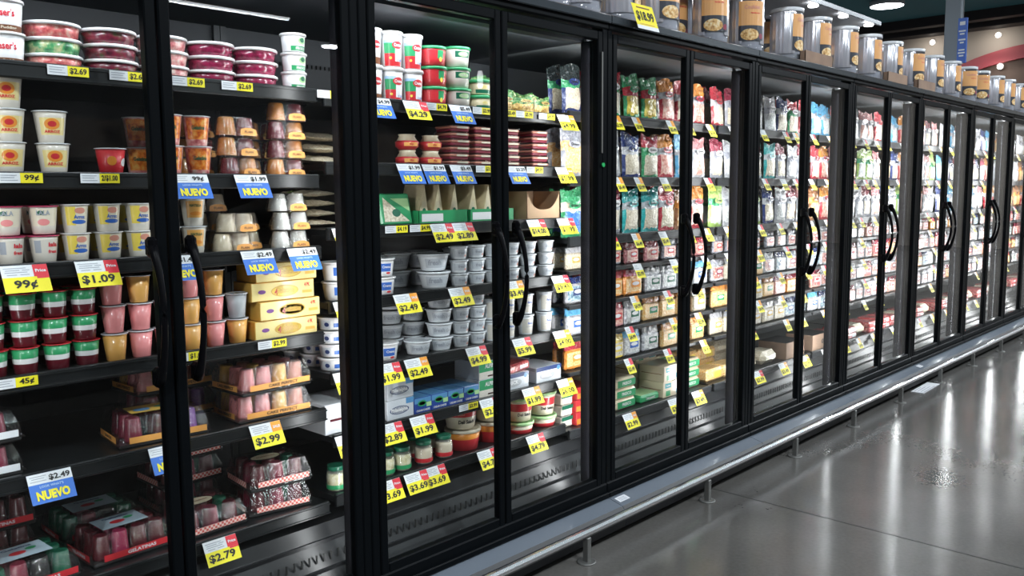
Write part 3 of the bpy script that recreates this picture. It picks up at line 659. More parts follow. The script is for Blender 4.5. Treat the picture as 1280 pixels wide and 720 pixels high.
def twin_kind(key, look, ca, cb, lab='orange_label', h=.062):
    parts = []
    for x, m in ((-.036, ca), (.036, cb)):
        b = B(); b.lathe([(.033, .002), (.0335, .006), (.026, h - .004), (.022, h)], m, 20, cx=x); parts.append(('flan_cup', b.mesh('flan_cup'), []))
    b = B()                                   # crinkled film around both cups
    n = 12; rings = []
    for zz, g in ((0.0, .037), (.016, .038), (.035, .034), (.050, .029), (h + .002, .025)):
        ring = []
        for i in range(2 * n):
            a = 2 * PI * i / (2 * n); cx = .038 if math.cos(a) >= 0 else -.038
            j = 1 + random.uniform(-.09, .05); ring.append((cx + g * j * math.cos(a), g * j * math.sin(a), zz))
        rings.append(b.add(ring))
    for q in range(4):
        for i in range(2 * n):
            i2 = (i + 1) % (2 * n); b.face((rings[q] + i, rings[q] + i2, rings[q + 1] + i2, rings[q + 1] + i), 'film')
    b.face([rings[4] + i for i in range(2 * n)], 'film')
    b.poly([(.068, -.03, .012), (.088, -.022, .006), (.086, .018, .014), (.068, .03, .012)], 'film'); b.poly([(-.068, -.03, .012), (-.068, .03, .012), (-.084, .018, .014), (-.086, -.022, .006)], 'film')
    parts.append(('wrapper', b.mesh('wrapper'), []))
    b = B(); c = [(-.034, 0), (-.030, .016), (-.012, .021), (.012, .021), (.030, .016), (.034, 0), (.028, -.004), (-.028, -.004)]
    b.poly([(.022 + a, -.0445 + .10 * max(z, 0), .006 + z) for a, z in c], lab); b.text('FLAN', .034, .008, 'brown', lambda a, z: (.022 + a, -.0455 + .10 * max(z + .008, 0), .014 + z))
    parts.append(('label', b.mesh('label'), []))
    kind(key, 'flan_twin_pack', 'dessert', look, parts)
twin_kind('twin_amber', 'amber twin flan pack in crinkled film', 'flan', 'flan_dark'); twin_kind('twin_dark', 'dark red twin flan pack in crinkled film', 'flan_dark', 'flan')
twin_kind('twin_white', 'white twin pudding pack in crinkled film', 'flan_white', 'flan_white'); twin_kind('twin_pale', 'pale yellow twin pudding pack in film', 'flan_pale', 'flan_pale')

def clam_kind(key, look, w, d, h, nx, ny, cups, band, topkind=None, btext=None, bandm2=None, thingname='gelatin_clamshell'):
    parts = []
    b = B(); b.box(-w / 2, w / 2, -d / 2, d / 2, 0, .012, 'ink_black', bev=.004); b.box(-w / 2 - .006, w / 2 + .006, -d / 2 - .006, d / 2 + .006, .010, .014, 'film_soft')
    parts.append(('tray', b.mesh('tray'), []))
    pr = min((w - .03) / nx, (d - .03) / ny) / 2 * .95
    for i in range(nx):
        for j in range(ny):
            b = B(); x = (i - (nx - 1) / 2) * (w - .02) / nx; y = (j - (ny - 1) / 2) * (d - .02) / ny
            b.lathe([(pr, .012), (pr, .018), (pr * .80, h - .006), (pr * .70, h - .002)], cups[(i * 7 + j * 3) % len(cups)], 16, cx=x, cy=y); parts.append(('gelatin_cup', b.mesh('gelatin_cup'), []))
    b = B(); z1, z2 = .040, h + .004; s1, s2 = 1.0, .86
    ring = lambda s, z: [(-w / 2 * s, -d / 2 * s, z), (w / 2 * s, -d / 2 * s, z), (w / 2 * s, d / 2 * s, z), (-w / 2 * s, d / 2 * s, z)]
    k0, k1, k2 = b.add(ring(1.0, .012)), b.add(ring(.985, z1)), b.add(ring(s2, z2))
    for a, c in ((k0, k1), (k1, k2)):
        for i in range(4): b.face((a + i, a + (i + 1) % 4, c + (i + 1) % 4, c + i), 'film')
    b.face((k2, k2 + 1, k2 + 2, k2 + 3), 'film'); parts.append(('clear_lid', b.mesh('clear_lid'), []))
    b = B(); e = .0015; zt = .032; x0, x1, y0, y1 = -w / 2 - e, w / 2 + e, -d / 2 - e, d / 2 + e
    b.poly([(x0 + .03, y0, .013), (x1 - .01, y0, .013), (x1 - .01, y0, zt), (x0 + .03, y0, zt)], band); b.poly([(x0, y1 - .02, .013), (x0, y0 + .03, .013), (x0, y0 + .03, zt), (x0, y1 - .02, zt)], band)
    if btext:
        b.text(btext, w * .55, .010, 'ink_black' if band != 'red' else 'white_paper', pl(.02, y0 - .001, .0225)); b.text(btext, d * .5, .010, 'ink_black' if band != 'red' else 'white_paper', lambda a, z: (x0 - .001, -a, .0225 + z))
    parts.append(('label_band', b.mesh('label_band'), []))
    if topkind:
        b = B(); zt = z2 + .001
        if topkind == 'ellipse':
            b.flat([(.052 * math.cos(t * PI / 10), .03 * math.sin(t * PI / 10)) for t in range(20)], [tuple(range(20))], 'flan_pale', lambda a, c: (a - .01, c, zt)); b.text('Gelatinas', .07, .011, 'brown', lambda a, c: (a - .01, c, zt + .001))
        elif topkind == 'card':
            b.flat([(-.07, -.05), (.07, -.05), (.07, .05), (-.07, .05)], [(0, 1, 2, 3)], 'print_card', lambda a, c: (a, c, zt)); b.ell(.045, .028, 'red', lambda a, c: (a - .01, c - .01, zt + .001)); b.ell(.03, .02, 'green', lambda a, c: (a + .03, c + .005, zt + .001)); b.text('Gelatina', .08, .014, 'navy', lambda a, c: (a, c + .03, zt + .001))
        else:
            b.flat([(-.08, -.045), (.08, -.045), (.08, .045), (-.08, .045)], [(0, 1, 2, 3)], 'gold', lambda a, c: (a, c, zt)); b.ell(.05, .04, 'sky', lambda a, c: (a - .04, c - .01, zt + .001)); b.ell(.06, .03, 'dark_green', lambda a, c: (a + .03, c, zt + .001))
        parts.append(('top_label', b.mesh('top_label'), []))
    kind(key, thingname, 'clamshell', look, parts)
mat('print_card', (.45, .55, .62), .4, coat=.5)
clam_kind('clam_pink', 'clear clamshell of pink gelatin cups with orange band', .27, .20, .085, 4, 3, ['pink', 'salmon', 'amber', 'pink'], 'orange_label', None, 'CAKE PERFECT')
clam_kind('clam_maroon', 'clear clamshell of maroon gelatin cups with orange band', .27, .20, .085, 3, 3, ['maroon', 'dark_red', 'purple'], 'orange_label', 'gold', 'SNACKS')
clam_kind('clam_white', 'clear clamshell of dark gelatin with white band', .27, .20, .080, 3, 3, ['maroon', 'dark_red'], 'white_paper', None, 'PARTY')
clam_kind('clam_check', 'gelatin clamshell with red checked band', .225, .20, .080, 3, 3, ['dark_red', 'dark_green', 'dark_red', 'maroon'], 'gingham', 'ellipse')
clam_kind('clam_red', 'red gelatin clamshell with pale top card', .245, .20, .085, 4, 3, ['dark_red', 'magenta', 'dark_red'], 'red', 'card', 'GELATINAS')
clam_kind('clam_green', 'dark green gelatin clamshell with pale top card', .245, .20, .080, 4, 3, ['dark_green', 'maroon', 'ink_black'], 'red', 'card', 'GELATINAS')

def box_kind(key, name, look, w, d, h, m, fm=None, texts=(), rects=(), ells=(), side=None, bev=.002, cat='box'):
    b = B(); b.box(-w / 2, w / 2, -d / 2, d / 2, 0, h, m, fm, bev=bev)
    for (ww, hh, fx, fz, mm) in rects: b.rect(w * ww, h * hh, mm, pl(w * fx, -d / 2 - .0006, h * fz), 1)
    for (ww, hh, fx, fz, mm) in ells: b.ell(w * ww, h * hh, mm, pl(w * fx, -d / 2 - .0010, h * fz))
    for (t, ww, hh, fx, fz, mm) in texts: b.text(t, w * ww, h * hh, mm, pl(w * fx, -d / 2 - .0014, h * fz))
    if side:
        for (ww, hh, fz, mm) in side: b.rect(d * ww, h * hh, mm, lambda a, z, fz=fz: (-w / 2 - .0008, -a, h * fz + z), 1)
    kind(key, name, cat, look, b.mesh(name))
box_kind('yellowbox', 'dessert_box', 'long butter-yellow dessert box with amber ends', .235, .12, .062, 'amber', {'f': 'butter', 't': 'amber', 'l': 'amber'}, [('Gelatina', .30, .34, .02, .52, 'gold'), ('4', .05, .34, -.12, .45, 'red'), ('4 PK', .09, .22, .38, .72, 'tag_red')], [(.16, .16, .38, .34, 'amber')], [(.44, .64, .02, .48, 'gold'), (.41, .52, .02, .48, 'yellow'), (.12, .22, -.34, .5, 'purple')])
box_kind('greybox', 'cream_cheese_box', 'silver-grey cream cheese box with blue top corner', .13, .14, .075, 'silver', {'t': 'grey'}, [('Philadelphia', .62, .24, -.05, .45, 'white_plastic')], [(.30, .30, .35, .85, 'sky')], [(.72, .42, -.05, .45, 'navy'), (.66, .36, -.05, .45, 'grey')])
box_kind('bluecarton', 'cream_cheese_carton', 'small blue and white cream cheese carton', .086, .17, .062, 'navyblue', {'t': 'sky', 'f': 'navyblue'}, [('CREAM CHEESE', .8, .13, 0, .18, 'white_plastic')], [(.97, .34, 0, .80, 'sky'), (.30, .3, .36, .5, 'light_green')], [(.52, .40, -.05, .62, 'green'), (.40, .22, -.05, .62, 'yellow')])
box_kind('greencarton', 'butter_carton', 'green and cream butter carton', .135, .15, .075, 'silver', {'f': 'green', 'l': 'grey'}, [('ALPINE', .5, .24, 0, .72, 'white_plastic')], [(1, .40, 0, .2, 'rice'), (.25, .08, 0, .14, 'tag_red')], [])
box_kind('navycarton', 'cream_cheese_carton', 'silver carton with navy top stripe', .17, .17, .070, 'silver', {}, [('BRICK', .4, .24, -.1, .45, 'white_plastic')], [(1, .26, 0, .87, 'navy')], [(.62, .5, -.08, .42, 'grey'), (.14, .3, .38, .78, 'sky')], side=[(.9, .2, .86, 'grey')])
box_kind('whitecarton', 'frozen_carton', 'large white carton with picture oval', .20, .20, .11, 'white_paper', {}, [('C', .12, .2, .3, .28, 'tag_red')], [(.8, .08, 0, .46, 'dark_red')], [(.34, .4, .1, .74, 'sky'), (.2, .2, .1, .74, 'orange')])
box_kind('redbox', 'cheese_box', 'red and orange cheese box', .14, .15, .062, 'red', {'f': 'red', 't': 'red'}, [('QUESO', .5, .2, 0, .75, 'white_plastic')], [(.96, .42, 0, .30, 'orange')], [])
box_kind('creambox', 'butter_box', 'cream box with green and teal labels', .19, .16, .085, 'flan_pale', {}, [('butter', .2, .12, -.25, .74, 'white_plastic')], [(.30, .30, -.26, .74, 'teal'), (.22, .30, .30, .74, 'green'), (.22, .34, -.26, .24, 'green'), (.30, .30, .28, .28, 'teal')], [], side=[(.8, .04, .5, 'brown')])
box_kind('greenwrap', 'cheese_block', 'green-labelled cream cheese block', .20, .12, .055, 'flan_pale', {}, [('FRESCO', .4, .3, .06, .5, 'white_plastic')], [(.80, .66, .05, .5, 'green')], [], bev=.012)
box_kind('greenflat', 'cheese_block', 'flat green foil cheese block', .17, .13, .042, 'green', {'t': 'light_green'}, [('ORGANIC', .5, .3, .0, .5, 'white_plastic')], [], [], bev=.010)
box_kind('creamstack', 'cheese_block', 'cream cheese block with dark green lid stripe', .085, .12, .055, 'rice', {'t': 'dark_green'}, [], [(1.0, .34, 0, .83, 'dark_green')], [], bev=.008)
box_kind('kraftbox', 'display_box', 'brown cardboard display box', .26, .20, .11, 'card_brown', {'t': 'ink_black'}, [], [(.2, .3, .25, .5, 'card_brown')], [(.14, .3, .1, .5, 'ink_black'), (.08, .16, .1, .5, 'card_brown')])
box_kind('meatpack', 'meat_tray', 'red packaged meat tray', .17, .20, .040, 'meat_red', {'t': 'meat_red'}, [], [(.4, .4, .2, .5, 'white_paper')], [], bev=.008, cat='meat')
box_kind('orangeblock', 'cheese_block', 'orange cheese block in clear wrap', .20, .13, .075, 'shred_orange', {}, [], [(.4, .5, .1, .5, 'yellow')], [], bev=.014)
box_kind('creambag', 'tortilla_pack', 'cream-coloured wrapped pack', .20, .15, .085, 'shred_cream', {}, [], [(.5, .3, .0, .5, 'flan_pale')], [], bev=.03)

def stack_tray():                        # flat salmon tray
    b = B(); b.box(-.050, .050, -.045, .045, 0, .012, 'maroon', bev=.004); b.box(-.053, .053, -.048, .048, .012, .022, 'salmon', bev=.004)
    l = B(); l.box(-.054, .054, -.049, .049, .0222, .027, 'film', bev=.002); l.rect(.06, .007, 'cream', pl(.01, -.0490, .017), 1)
    kind('salmontray', 'meat_tray', 'shallow salmon-pink lidded tray', 'meat', None)
    KINDS['salmontray'] = ('food_tray', 'tray', 'shallow salmon-pink lidded tray', [('tray', b.mesh('tray'), []), ('clear_lid', l.mesh('clear_lid'), [])])
stack_tray()
def hourglass():
    lo = B(); lo.lathe([(.030, 0), (.044, .012), (.046, .030), (.040, .034)], 'red', 22)
    up = B(); up.lathe([(.040, .034), (.030, .050), (.034, .058)], 'flan_pale', 22)
    lb = B(); rf = lambda z: .046; lb.rect(.058, .014, 'orange_label', cyl(rf, .020, FA)); lb.text('dip', .03, .010, 'red', cyl(rf, .020, FA, .0016))
    KINDS['dipcup'] = ('dip_cup', 'cup', 'red-bottomed round dip cup', [('cup', lo.mesh('cup'), []), ('clear_lid', up.mesh('clear_lid'), []), ('label', lb.mesh('label'), [])])
hourglass()
def wedges():
    b = B(); w, d, h = .065, .11, .15
    pr = [(-w / 2, 0), (w / 2, 0), (0.01, h)]
    k = b.add([(x, -d / 2, z) for x, z in pr] + [(x, d / 2, z) for x, z in pr])
    b.face((k, k + 1, k + 2), 'wedge_cheese'); b.face((k + 5, k + 4, k + 3), 'wedge_cheese'); b.face((k, k + 2, k + 5, k + 3), 'wedge_cheese'); b.face((k + 1, k + 4, k + 5, k + 2), 'wedge_cheese'); b.face((k, k + 3, k + 4, k + 1), 'gold')
    l = B(); l.poly([(-.02, -d / 2 - .001, .02), (.022, -d / 2 - .001, .02), (.012, -d / 2 - .001, .085), (-.004, -d / 2 - .001, .085)], 'flan_pale'); l.ell(.018, .018, 'dark_green', pl(.004, -d / 2 - .002, .05))
    KINDS['wedge'] = ('cheese_wedge', 'cheese', 'hard yellow cheese wedge standing point up', [('cheese', b.mesh('cheese'), []), ('label', l.mesh('label'), [])])
    b = B(); w, d, h = .26, .18, .055; t = .004
    b.box(-w / 2, w / 2, -d / 2, -d / 2 + t, 0, h, 'green'); b.box(-w / 2, w / 2, d / 2 - t, d / 2, 0, h * 1.4, 'green'); b.box(-w / 2, -w / 2 + t, -d / 2, d / 2, 0, h, 'green'); b.box(w / 2 - t, w / 2, -d / 2, d / 2, 0, h, 'green'); b.box(-w / 2, w / 2, -d / 2, d / 2, 0, t, 'green')
    b.rect(.11, .03, 'white_plastic', pl(-.06, -d / 2 - .001, h / 2), 1)
    kind('greentray', 'display_tray', 'tray', 'green cardboard tray of cheese wedges', b.mesh('display_tray'))
    b = B(); w, h = .15, .12                 # leaning green picture package
    b.box(-w / 2, w / 2, -.012, .012, 0, h, 'green', bev=.006); b.poly([(-.06, -.0125, .012), (.06, -.0125, .012), (-.055, -.0125, .105)], 'shred_cream'); b.ell(.04, .03, 'dark_green', pl(.0, -.0130, .045)); b.poly([(-.02, -.0128, .10), (.065, -.0128, .05), (.065, -.0128, .10)], 'light_green')
    kind('greenpack', 'cheese_package', 'package', 'leaning green picture package', b.mesh('package'))
    b = B(); w, d, h = .22, .16, .125; t = .004       # kraft box with a swooping front cut-out
    n = 14; top = []
    for i in range(n + 1):
        a = i / n; x = -w / 2 + w * a; top.append((x, .045 + (h - .045) * (abs(2 * a - 1) ** 3)))
    for y in (-d / 2,):
        for i in range(n):
            (xa, za), (xb, zb) = top[i], top[i + 1]
            b.poly([(xa, y, 0), (xb, y, 0), (xb, y, zb), (xa, y, za)], 'kraft'); b.poly([(xb, y + t, 0), (xa, y + t, 0), (xa, y + t, za), (xb, y + t, zb)], 'kraft'); b.poly([(xa, y, za), (xb, y, zb), (xb, y + t, zb), (xa, y + t, za)], 'kraft')
    b.box(-w / 2, -w / 2 + t, -d / 2, d / 2, 0, h, 'kraft'); b.box(w / 2 - t, w / 2, -d / 2, d / 2, 0, h, 'kraft'); b.box(-w / 2, w / 2, d / 2 - t, d / 2, 0, h, 'kraft'); b.box(-w / 2, w / 2, -d / 2, d / 2, 0, t, 'kraft')
    kind('kraftcut', 'display_box', 'box', 'kraft display box with curved cut-out front', b.mesh('display_box'))
wedges()

def bag_kind(key, look, w, h, t, top, mid, win, accent, txt='', wavy=.006, seed=0, name='cheese_bag', cat='bag'):
    rnd = random.Random(seed + 11); b = B(); nx, nz = 8, 12
    P = {}
    for s in (0, 1):
        for j in range(nz + 1):
            for i in range(nx + 1):
                u, v = i / nx, j / nz
                prof = (math.sin(PI * min(1, u * 1.0)) ** .6) * (1 if v < .12 else 1) * max(0, math.sin(PI * min(1, v / .86 if v < .86 else 1)) if v < .86 else 0) ** .55
                y = prof * t / 2 * (1 if s else -1) + rnd.uniform(-wavy, wavy) * (1.5 if v > .66 else .6) * (0 if i in (0, nx) else 1)
                z = v * h + (rnd.uniform(-.006, .006) if 0 < j < nz else 0) + ((.012 * math.sin(u * 5 + seed * 1.7) - .012) * max(0, v - .7) / .3)
                P[s, i, j] = b.add([((u - .5) * w * (1 - .05 * math.sin(PI * v)), y if 0 < i < nx and 0 < j else 0.0, z)])
    for s in (0, 1):
        for j in range(nz):
            for i in range(nx):
                v = (j + .5) / nz; u = (i + .5) / nx
                if v > .70: m = top
                elif v > .50: m = mid
                elif .14 < u < .88 and v > .08: m = win
                else: m = accent
                q = (P[s, i, j], P[s, i + 1, j], P[s, i + 1, j + 1], P[s, i, j + 1])
                b.face(q if s == 0 else q[::-1], m, True)
    b.ell(w * .55, h * .14, accent if accent != mid else 'white_plastic', pl(0, -t / 2 - .004, h * .62)); b.text(txt or 'Queso', w * .42, h * .06, 'white_plastic' if accent in ('red', 'blue', 'green', 'navy', 'dark_green', 'purple') else 'ink_black', pl(0, -t / 2 - .006, h * .62))
    kind(key, name, cat, look, b.mesh(name))
def shiny(n, c): mat(n, c, .25, coat=1, bump=1, bscale=30, crough=.05)
for n, c in (('f_red', (.52, .04, .06)), ('f_white', (.58, .57, .60)), ('f_green', (.05, .34, .14)), ('f_blue', (.05, .18, .55)), ('f_teal', (.04, .42, .42)), ('f_sky', (.14, .48, .78)), ('f_orange', (.85, .32, .06)), ('f_maroon', (.30, .03, .06)), ('f_yellow', (.90, .66, .10)), ('f_silver', (.40, .40, .45)), ('f_brown', (.32, .14, .06)), ('f_navy', (.03, .05, .18)), ('f_lime', (.42, .60, .16)), ('f_pink', (.66, .26, .27)), ('f_dark', (.03, .04, .04))): shiny(n, c)
BAGS = [('bag_red', 'red-topped white bag', 'f_red', 'f_white', 'shred_cream', 'f_red'), ('bag_redgreen', 'red-topped green bag', 'f_red', 'f_green', 'shred_cream', 'f_green'),
 ('bag_rainbow', 'green-topped red and yellow bag', 'f_green', 'f_red', 'f_yellow', 'f_green'), ('bag_peach', 'peach-topped red bag', 'f_orange', 'f_white', 'meat_pink', 'f_red'), ('bag_sky', 'sky-blue topped bag', 'f_sky', 'f_white', 'shred_white', 'f_sky'),
 ('bag_white', 'white glinting bag', 'f_white', 'f_silver', 'shred_white', 'f_white'), ('bag_brown', 'brown-topped bag', 'f_brown', 'f_orange', 'shred_orange', 'f_brown'), ('bag_clearorange', 'clear bag with orange contents', 'f_silver', 'shred_orange', 'shred_orange', 'f_silver'),
 ('bag_navy', 'navy-topped pale bag', 'f_navy', 'f_white', 'shred_cream', 'f_navy'), ('bag_teal', 'teal-topped pale bag', 'f_teal', 'f_white', 'shred_cream', 'f_teal'), ('bag_lime', 'lime-topped bag', 'f_lime', 'f_green', 'shred_white', 'f_lime'),
 ('bag_maroon', 'maroon-topped bag', 'f_maroon', 'f_silver', 'shred_cream', 'f_silver'), ('bag_pink', 'pink and white bag', 'f_pink', 'f_white', 'meat_pink', 'f_white'), ('bag_green', 'dark green and cream bag', 'f_green', 'shred_cream', 'f_blue', 'f_green')]
BAGS.append(('bag_dark', 'tall clear bag with green band', 'f_dark', 'f_green', 'shred_cream', 'f_navy'))
for i, (k_, lk, a, m_, w_, ac) in enumerate(BAGS): bag_kind(k_, lk, .149, .238, .042, a, m_, w_, ac, seed=i)
bag_kind('bag_pasta', 'green-labelled bag of stuffed pasta', .20, .15, .06, 'veg_green', 'veg_green', 'pasta', 'pasta', 'Tortellini', wavy=.012, seed=31, name='pasta_bag')
bag_kind('bag_greens', 'dark green crumpled bag of greens', .19, .17, .06, 'veg_green', 'f_navy', 'veg_green', 'veg_green', 'Verde', wavy=.013, seed=33, name='salad_bag')
bag_kind('bag_tortilla', 'flat cream bag of tortillas', .20, .20, .03, 'shred_cream', 'f_lime', 'shred_cream', 'shred_cream', 'Maiz', wavy=.004, seed=35, name='tortilla_bag')

def pack_kind(key, look, w, h, t, top, body, win, patch, seed=0, name='cheese_pack', cat='pack'):
    rnd = random.Random(seed); b = B()
    b.box(-w / 2, w / 2, -t / 2, t / 2, 0, h * .76, body, bev=.010)
    b.rect(w * .86, h * .52, win, pl(0, -t / 2 - .0010, h * .40), 1)
    b.rect(w * .50, h * .26, patch, pl(w * .10, -t / 2 - .0018, h * .44), 1); b.ell(w * .40, h * .15, 'white_plastic' if patch != 'white_plastic' else 'red', pl(w * .10, -t / 2 - .0024, h * .46))
    # header flap
    n = 6; top_v = []
    for i in range(n + 1):
        x = (-.5 + i / n) * w * .98; top_v.append((x, rnd.uniform(-.003, .003), h + rnd.uniform(-.003, .003)))
    for i in range(n):
        xa, xb = (-.5 + i / n) * w * .96, (-.5 + (i + 1) / n) * w * .96
        b.poly([(xa, -t * .30, h * .755), (xb, -t * .30, h * .755), top_v[i + 1], top_v[i]], top)
        b.poly([(xb, t * .1, h * .755), (xa, t * .1, h * .755), top_v[i], top_v[i + 1]], top)
    kind(key, name, cat, look, b.mesh(name))
PACKS = [('pk_redorange', 'red-topped pack of orange slices', 'f_red', 'f_orange', 'shred_orange', 'orange'), ('pk_red', 'red and pink meat pack', 'f_red', 'f_pink', 'meat_pink', 'red'), ('pk_clear', 'clear pack with red seal', 'f_silver', 'f_silver', 'meat_pink', 'red'),
 ('pk_white', 'white pack with green label', 'f_white', 'f_white', 'shred_white', 'dark_green'), ('pk_orange', 'orange slice pack with green label', 'f_orange', 'shred_orange', 'shred_orange', 'green'), ('pk_yellow', 'yellow-topped slice pack', 'f_yellow', 'f_yellow', 'shred_cream', 'yellow'),
 ('pk_blue', 'blue and white pack', 'f_sky', 'f_white', 'shred_white', 'blue'), ('pk_cream', 'cream slice pack with gold label', 'f_white', 'shred_cream', 'shred_cream', 'gold'), ('pk_ham', 'maroon meat pack', 'f_maroon', 'meat_pink', 'meat_red', 'white_plastic'), ('pk_silver', 'silvery glinting pack', 'f_silver', 'f_white', 'print_busy', 'maroon'), ('pk_navy', 'navy striped pack', 'f_navy', 'f_white', 'print_cool', 'navy')]
for i, a in enumerate(PACKS): pack_kind(a[0], a[1], .152, .135, .030, *a[2:], seed=i)

# price tags ------------------------------------------------------------------------------------------------
TW, TH = .112, .078
def tilt(ang, lean=0):
    s_, c_ = math.sin(ang), math.cos(ang)
    return lambda a, b, o=0: (a + lean * b, b * s_ - o * c_, b * c_ + 0 * o)      # b<0 is down and outwards
def tag_mesh(kind_, price, corner='tag_red'):
    b = B(); T = tilt(.50)
    def R(x0, x1, z0, z1, m, o=0): b.poly([T(x0, z0, o), T(x1, z0, o), T(x1, z1, o), T(x0, z1, o)], m)
    if kind_ == 'promo':
        w, h = TW, TH; mid = -.034
        R(-w / 2, w / 2, -h, 0, 'white_paper'); R(w / 2, -w / 2, -h, 0, 'white_paper', -.0008)
        R(-w / 2, w / 2, -h, mid, 'tag_yellow', .0006)
        for i, (x0, x1, z) in enumerate(((-.050, .004, -.007), (-.046, -.012, -.013), (-.006, .012, -.013), (-.048, .006, -.019), (-.044, -.02, -.026), (-.012, .010, -.026))): R(x0, x1, z - .0022, z, 'grey_print', .0008)
        R(.020, w / 2, mid, 0, corner, .0010)
        if corner == 'tag_red': R(.026, w / 2, mid - .006, mid, corner, .0012)
        b.text('Price' if corner == 'tag_red' else 'SALE', .026, .009, 'white_paper', lambda a, z: T(a + .038, z - .017, .0022))
        b.text(price, .088, .028, 'ink_black', lambda a, z: T(a - .004, z - .056, .0022))
    elif kind_ == 'nuevo':
        w, h = TW, TH + .004; mid = -.028
        R(-w / 2, w / 2, -h, 0, 'tag_blue'); R(w / 2, -w / 2, -h, 0, 'white_paper', -.0008)
        R(-w / 2, w / 2, mid, 0, 'white_paper', .0006)
        for x0, x1, z in ((-.050, -.008, -.006), (-.046, -.014, -.012), (-.050, -.010, -.019)): R(x0, x1, z - .002, z, 'grey_print', .0008)
        b.text(price, .054, .018, 'ink_black', lambda a, z: T(a + .024, z - .015, .0022)); b.text('LOOK WHAT\'S', .06, .007, 'pale_blue', lambda a, z: T(a, z - .036, .0022))
        b.text('NUEVO', .084, .026, 'tag_yellow', lambda a, z: T(a, z - .060, .0022))
    elif kind_ == 'strip':
        w, h = .105, .026
        b.poly([(-w / 2, 0, -h), (w / 2, 0, -h), (w / 2, 0, 0), (-w / 2, 0, 0)], 'white_paper')
        b.poly([(-.002, -.0006, -h), (w / 2, -.0006, -h), (w / 2, -.0006, 0), (-.002, -.0006, 0)], 'tag_yellow')
        for x0, x1, z in ((-.048, -.010, -.005), (-.048, -.016, -.011), (-.048, -.008, -.018)): b.poly([(x0, -.001, z - .002), (x1, -.001, z - .002), (x1, -.001, z), (x0, -.001, z)], 'grey_print')
        b.text(price, .044, .018, 'ink_black', pl(.025, -.0014, -h / 2))
    elif kind_ == 'small':
        w, h = .066, .078
        R(-w / 2, w / 2, -h, 0, 'white_paper'); R(w / 2, -w / 2, -h, 0, 'white_paper', -.0008); R(-w / 2, w / 2, -h, -.036, 'tag_yellow', .0006)
        for x0, x1, z in ((-.028, .0, -.008), (-.028, -.004, -.016), (-.028, .004, -.024)): R(x0, x1, z - .003, z, 'grey_print', .0008)
        R(.006, w / 2, -.034, 0, corner, .0010); b.text(price, .052, .024, 'ink_black', lambda a, z: T(a, z - .056, .0022))
    return b.mesh('price_tag')
TAGM = {}
TAGLOOK = {'promo': 'yellow %s price tag with red corner', 'nuevo': 'blue NUEVO price tag reading %s', 'strip': 'thin yellow price strip reading %s', 'small': 'small yellow price tag with %s corner'}
def ptag(kind_, price, row, x, z, corner='tag_red', rz=0, look=None):
    key = (kind_, price, corner)
    if key not in TAGM: TAGM[key] = tag_mesh(kind_, price, corner)
    o = link('price_tag', TAGM[key], None, (x, YF - .0285, z + .004), rz)
    pr = price.replace('$', '')
    if kind_ == 'small': lk = 'small yellow price tag'
    elif kind_ == 'promo': lk = 'yellow %s price tag' % pr
    elif kind_ == 'nuevo': lk = 'blue %s NUEVO tag' % pr
    else: lk = 'thin %s price strip' % pr
    PLACED.append([o, look or lk, 'price tag', door_of(x), row, x, z, 0])
    return o
# ================================================================== STOCKING THE COOLERS
Z0 = SH_LOW[0]; Z1 = SH_LOW[1]
def stack(key, sec, row, x, n, h, y=None, rz=0, r=.04, keys=None, depth=0, jit=.002, scale=1):
    z = SH_LOW[sec][row - 1] + .0005
    for i in range(n):
        kk = keys[i] if keys else key
        put(kk, door_of(x), row, x + random.uniform(-jit, jit), (YF + r + .004 if y is None else y) + random.uniform(0, jit), z + i * h * scale, rz, scale, depth)
# --- first cooler, top shelf
stack('pudding', 0, 1, 0.777, 2, .0845, r=.054); stack('pudding', 0, 1, 0.777 - .115, 2, .0845, r=.054)
stack(None, 0, 1, 0.913, 3, .049, r=.088, keys=['jelly_pink', 'jelly_mixed', 'jelly_pink'], scale=.875)
stack('jelly_dark', 0, 1, 1.085, 3, .049, r=.088, scale=.875)
stack('jelly_rose', 0, 1, 1.243, 3, .049, r=.088, scale=.875)
stack('jelly_magenta', 0, 1, 1.417 - .022, 3, .049, r=.088, scale=.875)
stack('jelly_magenta', 0, 1, 1.593 - .035, 3, .049, r=.088, scale=.875)
stack('cactus', 0, 1, 1.650, 3, .063, r=.045)
put('jelly_dark', 2, 1, 1.559, .50, Z0[0] + .0005, depth=1); put('jelly_dark', 2, 1, 1.559 + .003, .50, Z0[0] + .0495, depth=1); put('jelly_dark', 2, 1, 1.559, .50, Z0[0] + .0985, depth=1)
for x in (.575, .70): stack('pudding', 0, 1, x, 1, .08, y=.42, depth=1)
# --- second shelf
stack('rice', 0, 2, 0.765, 3, .0865, r=.043); stack('rice', 0, 2, 0.873, 2, .0865, r=.043); stack('rice', 0, 2, .56, 3, .0865, r=.043)
stack('redgel', 0, 2, 1.029, 1, .08, r=.042)
stack('fruit', 0, 2, 1.179, 2, .092, y=.42, depth=1)
stack('fruit', 0, 2, 1.245, 2, .092, r=.042); stack('fruit', 0, 2, 1.336, 2, .092, r=.042)
stack(None, 0, 2, 1.452, 3, .067, r=.046, keys=['twin_dark', 'twin_amber', 'twin_amber'], rz=.12, jit=.006, scale=.95)
stack(None, 0, 2, 1.614, 4, .0645, r=.046, keys=['twin_amber', 'twin_dark', 'twin_dark', 'twin_amber'], rz=-.05, jit=.006, scale=.95)
for x in (1.36, 1.60): stack('twin_amber', 0, 2, x, 3, .067, y=.42, depth=1, jit=.008, scale=.95)
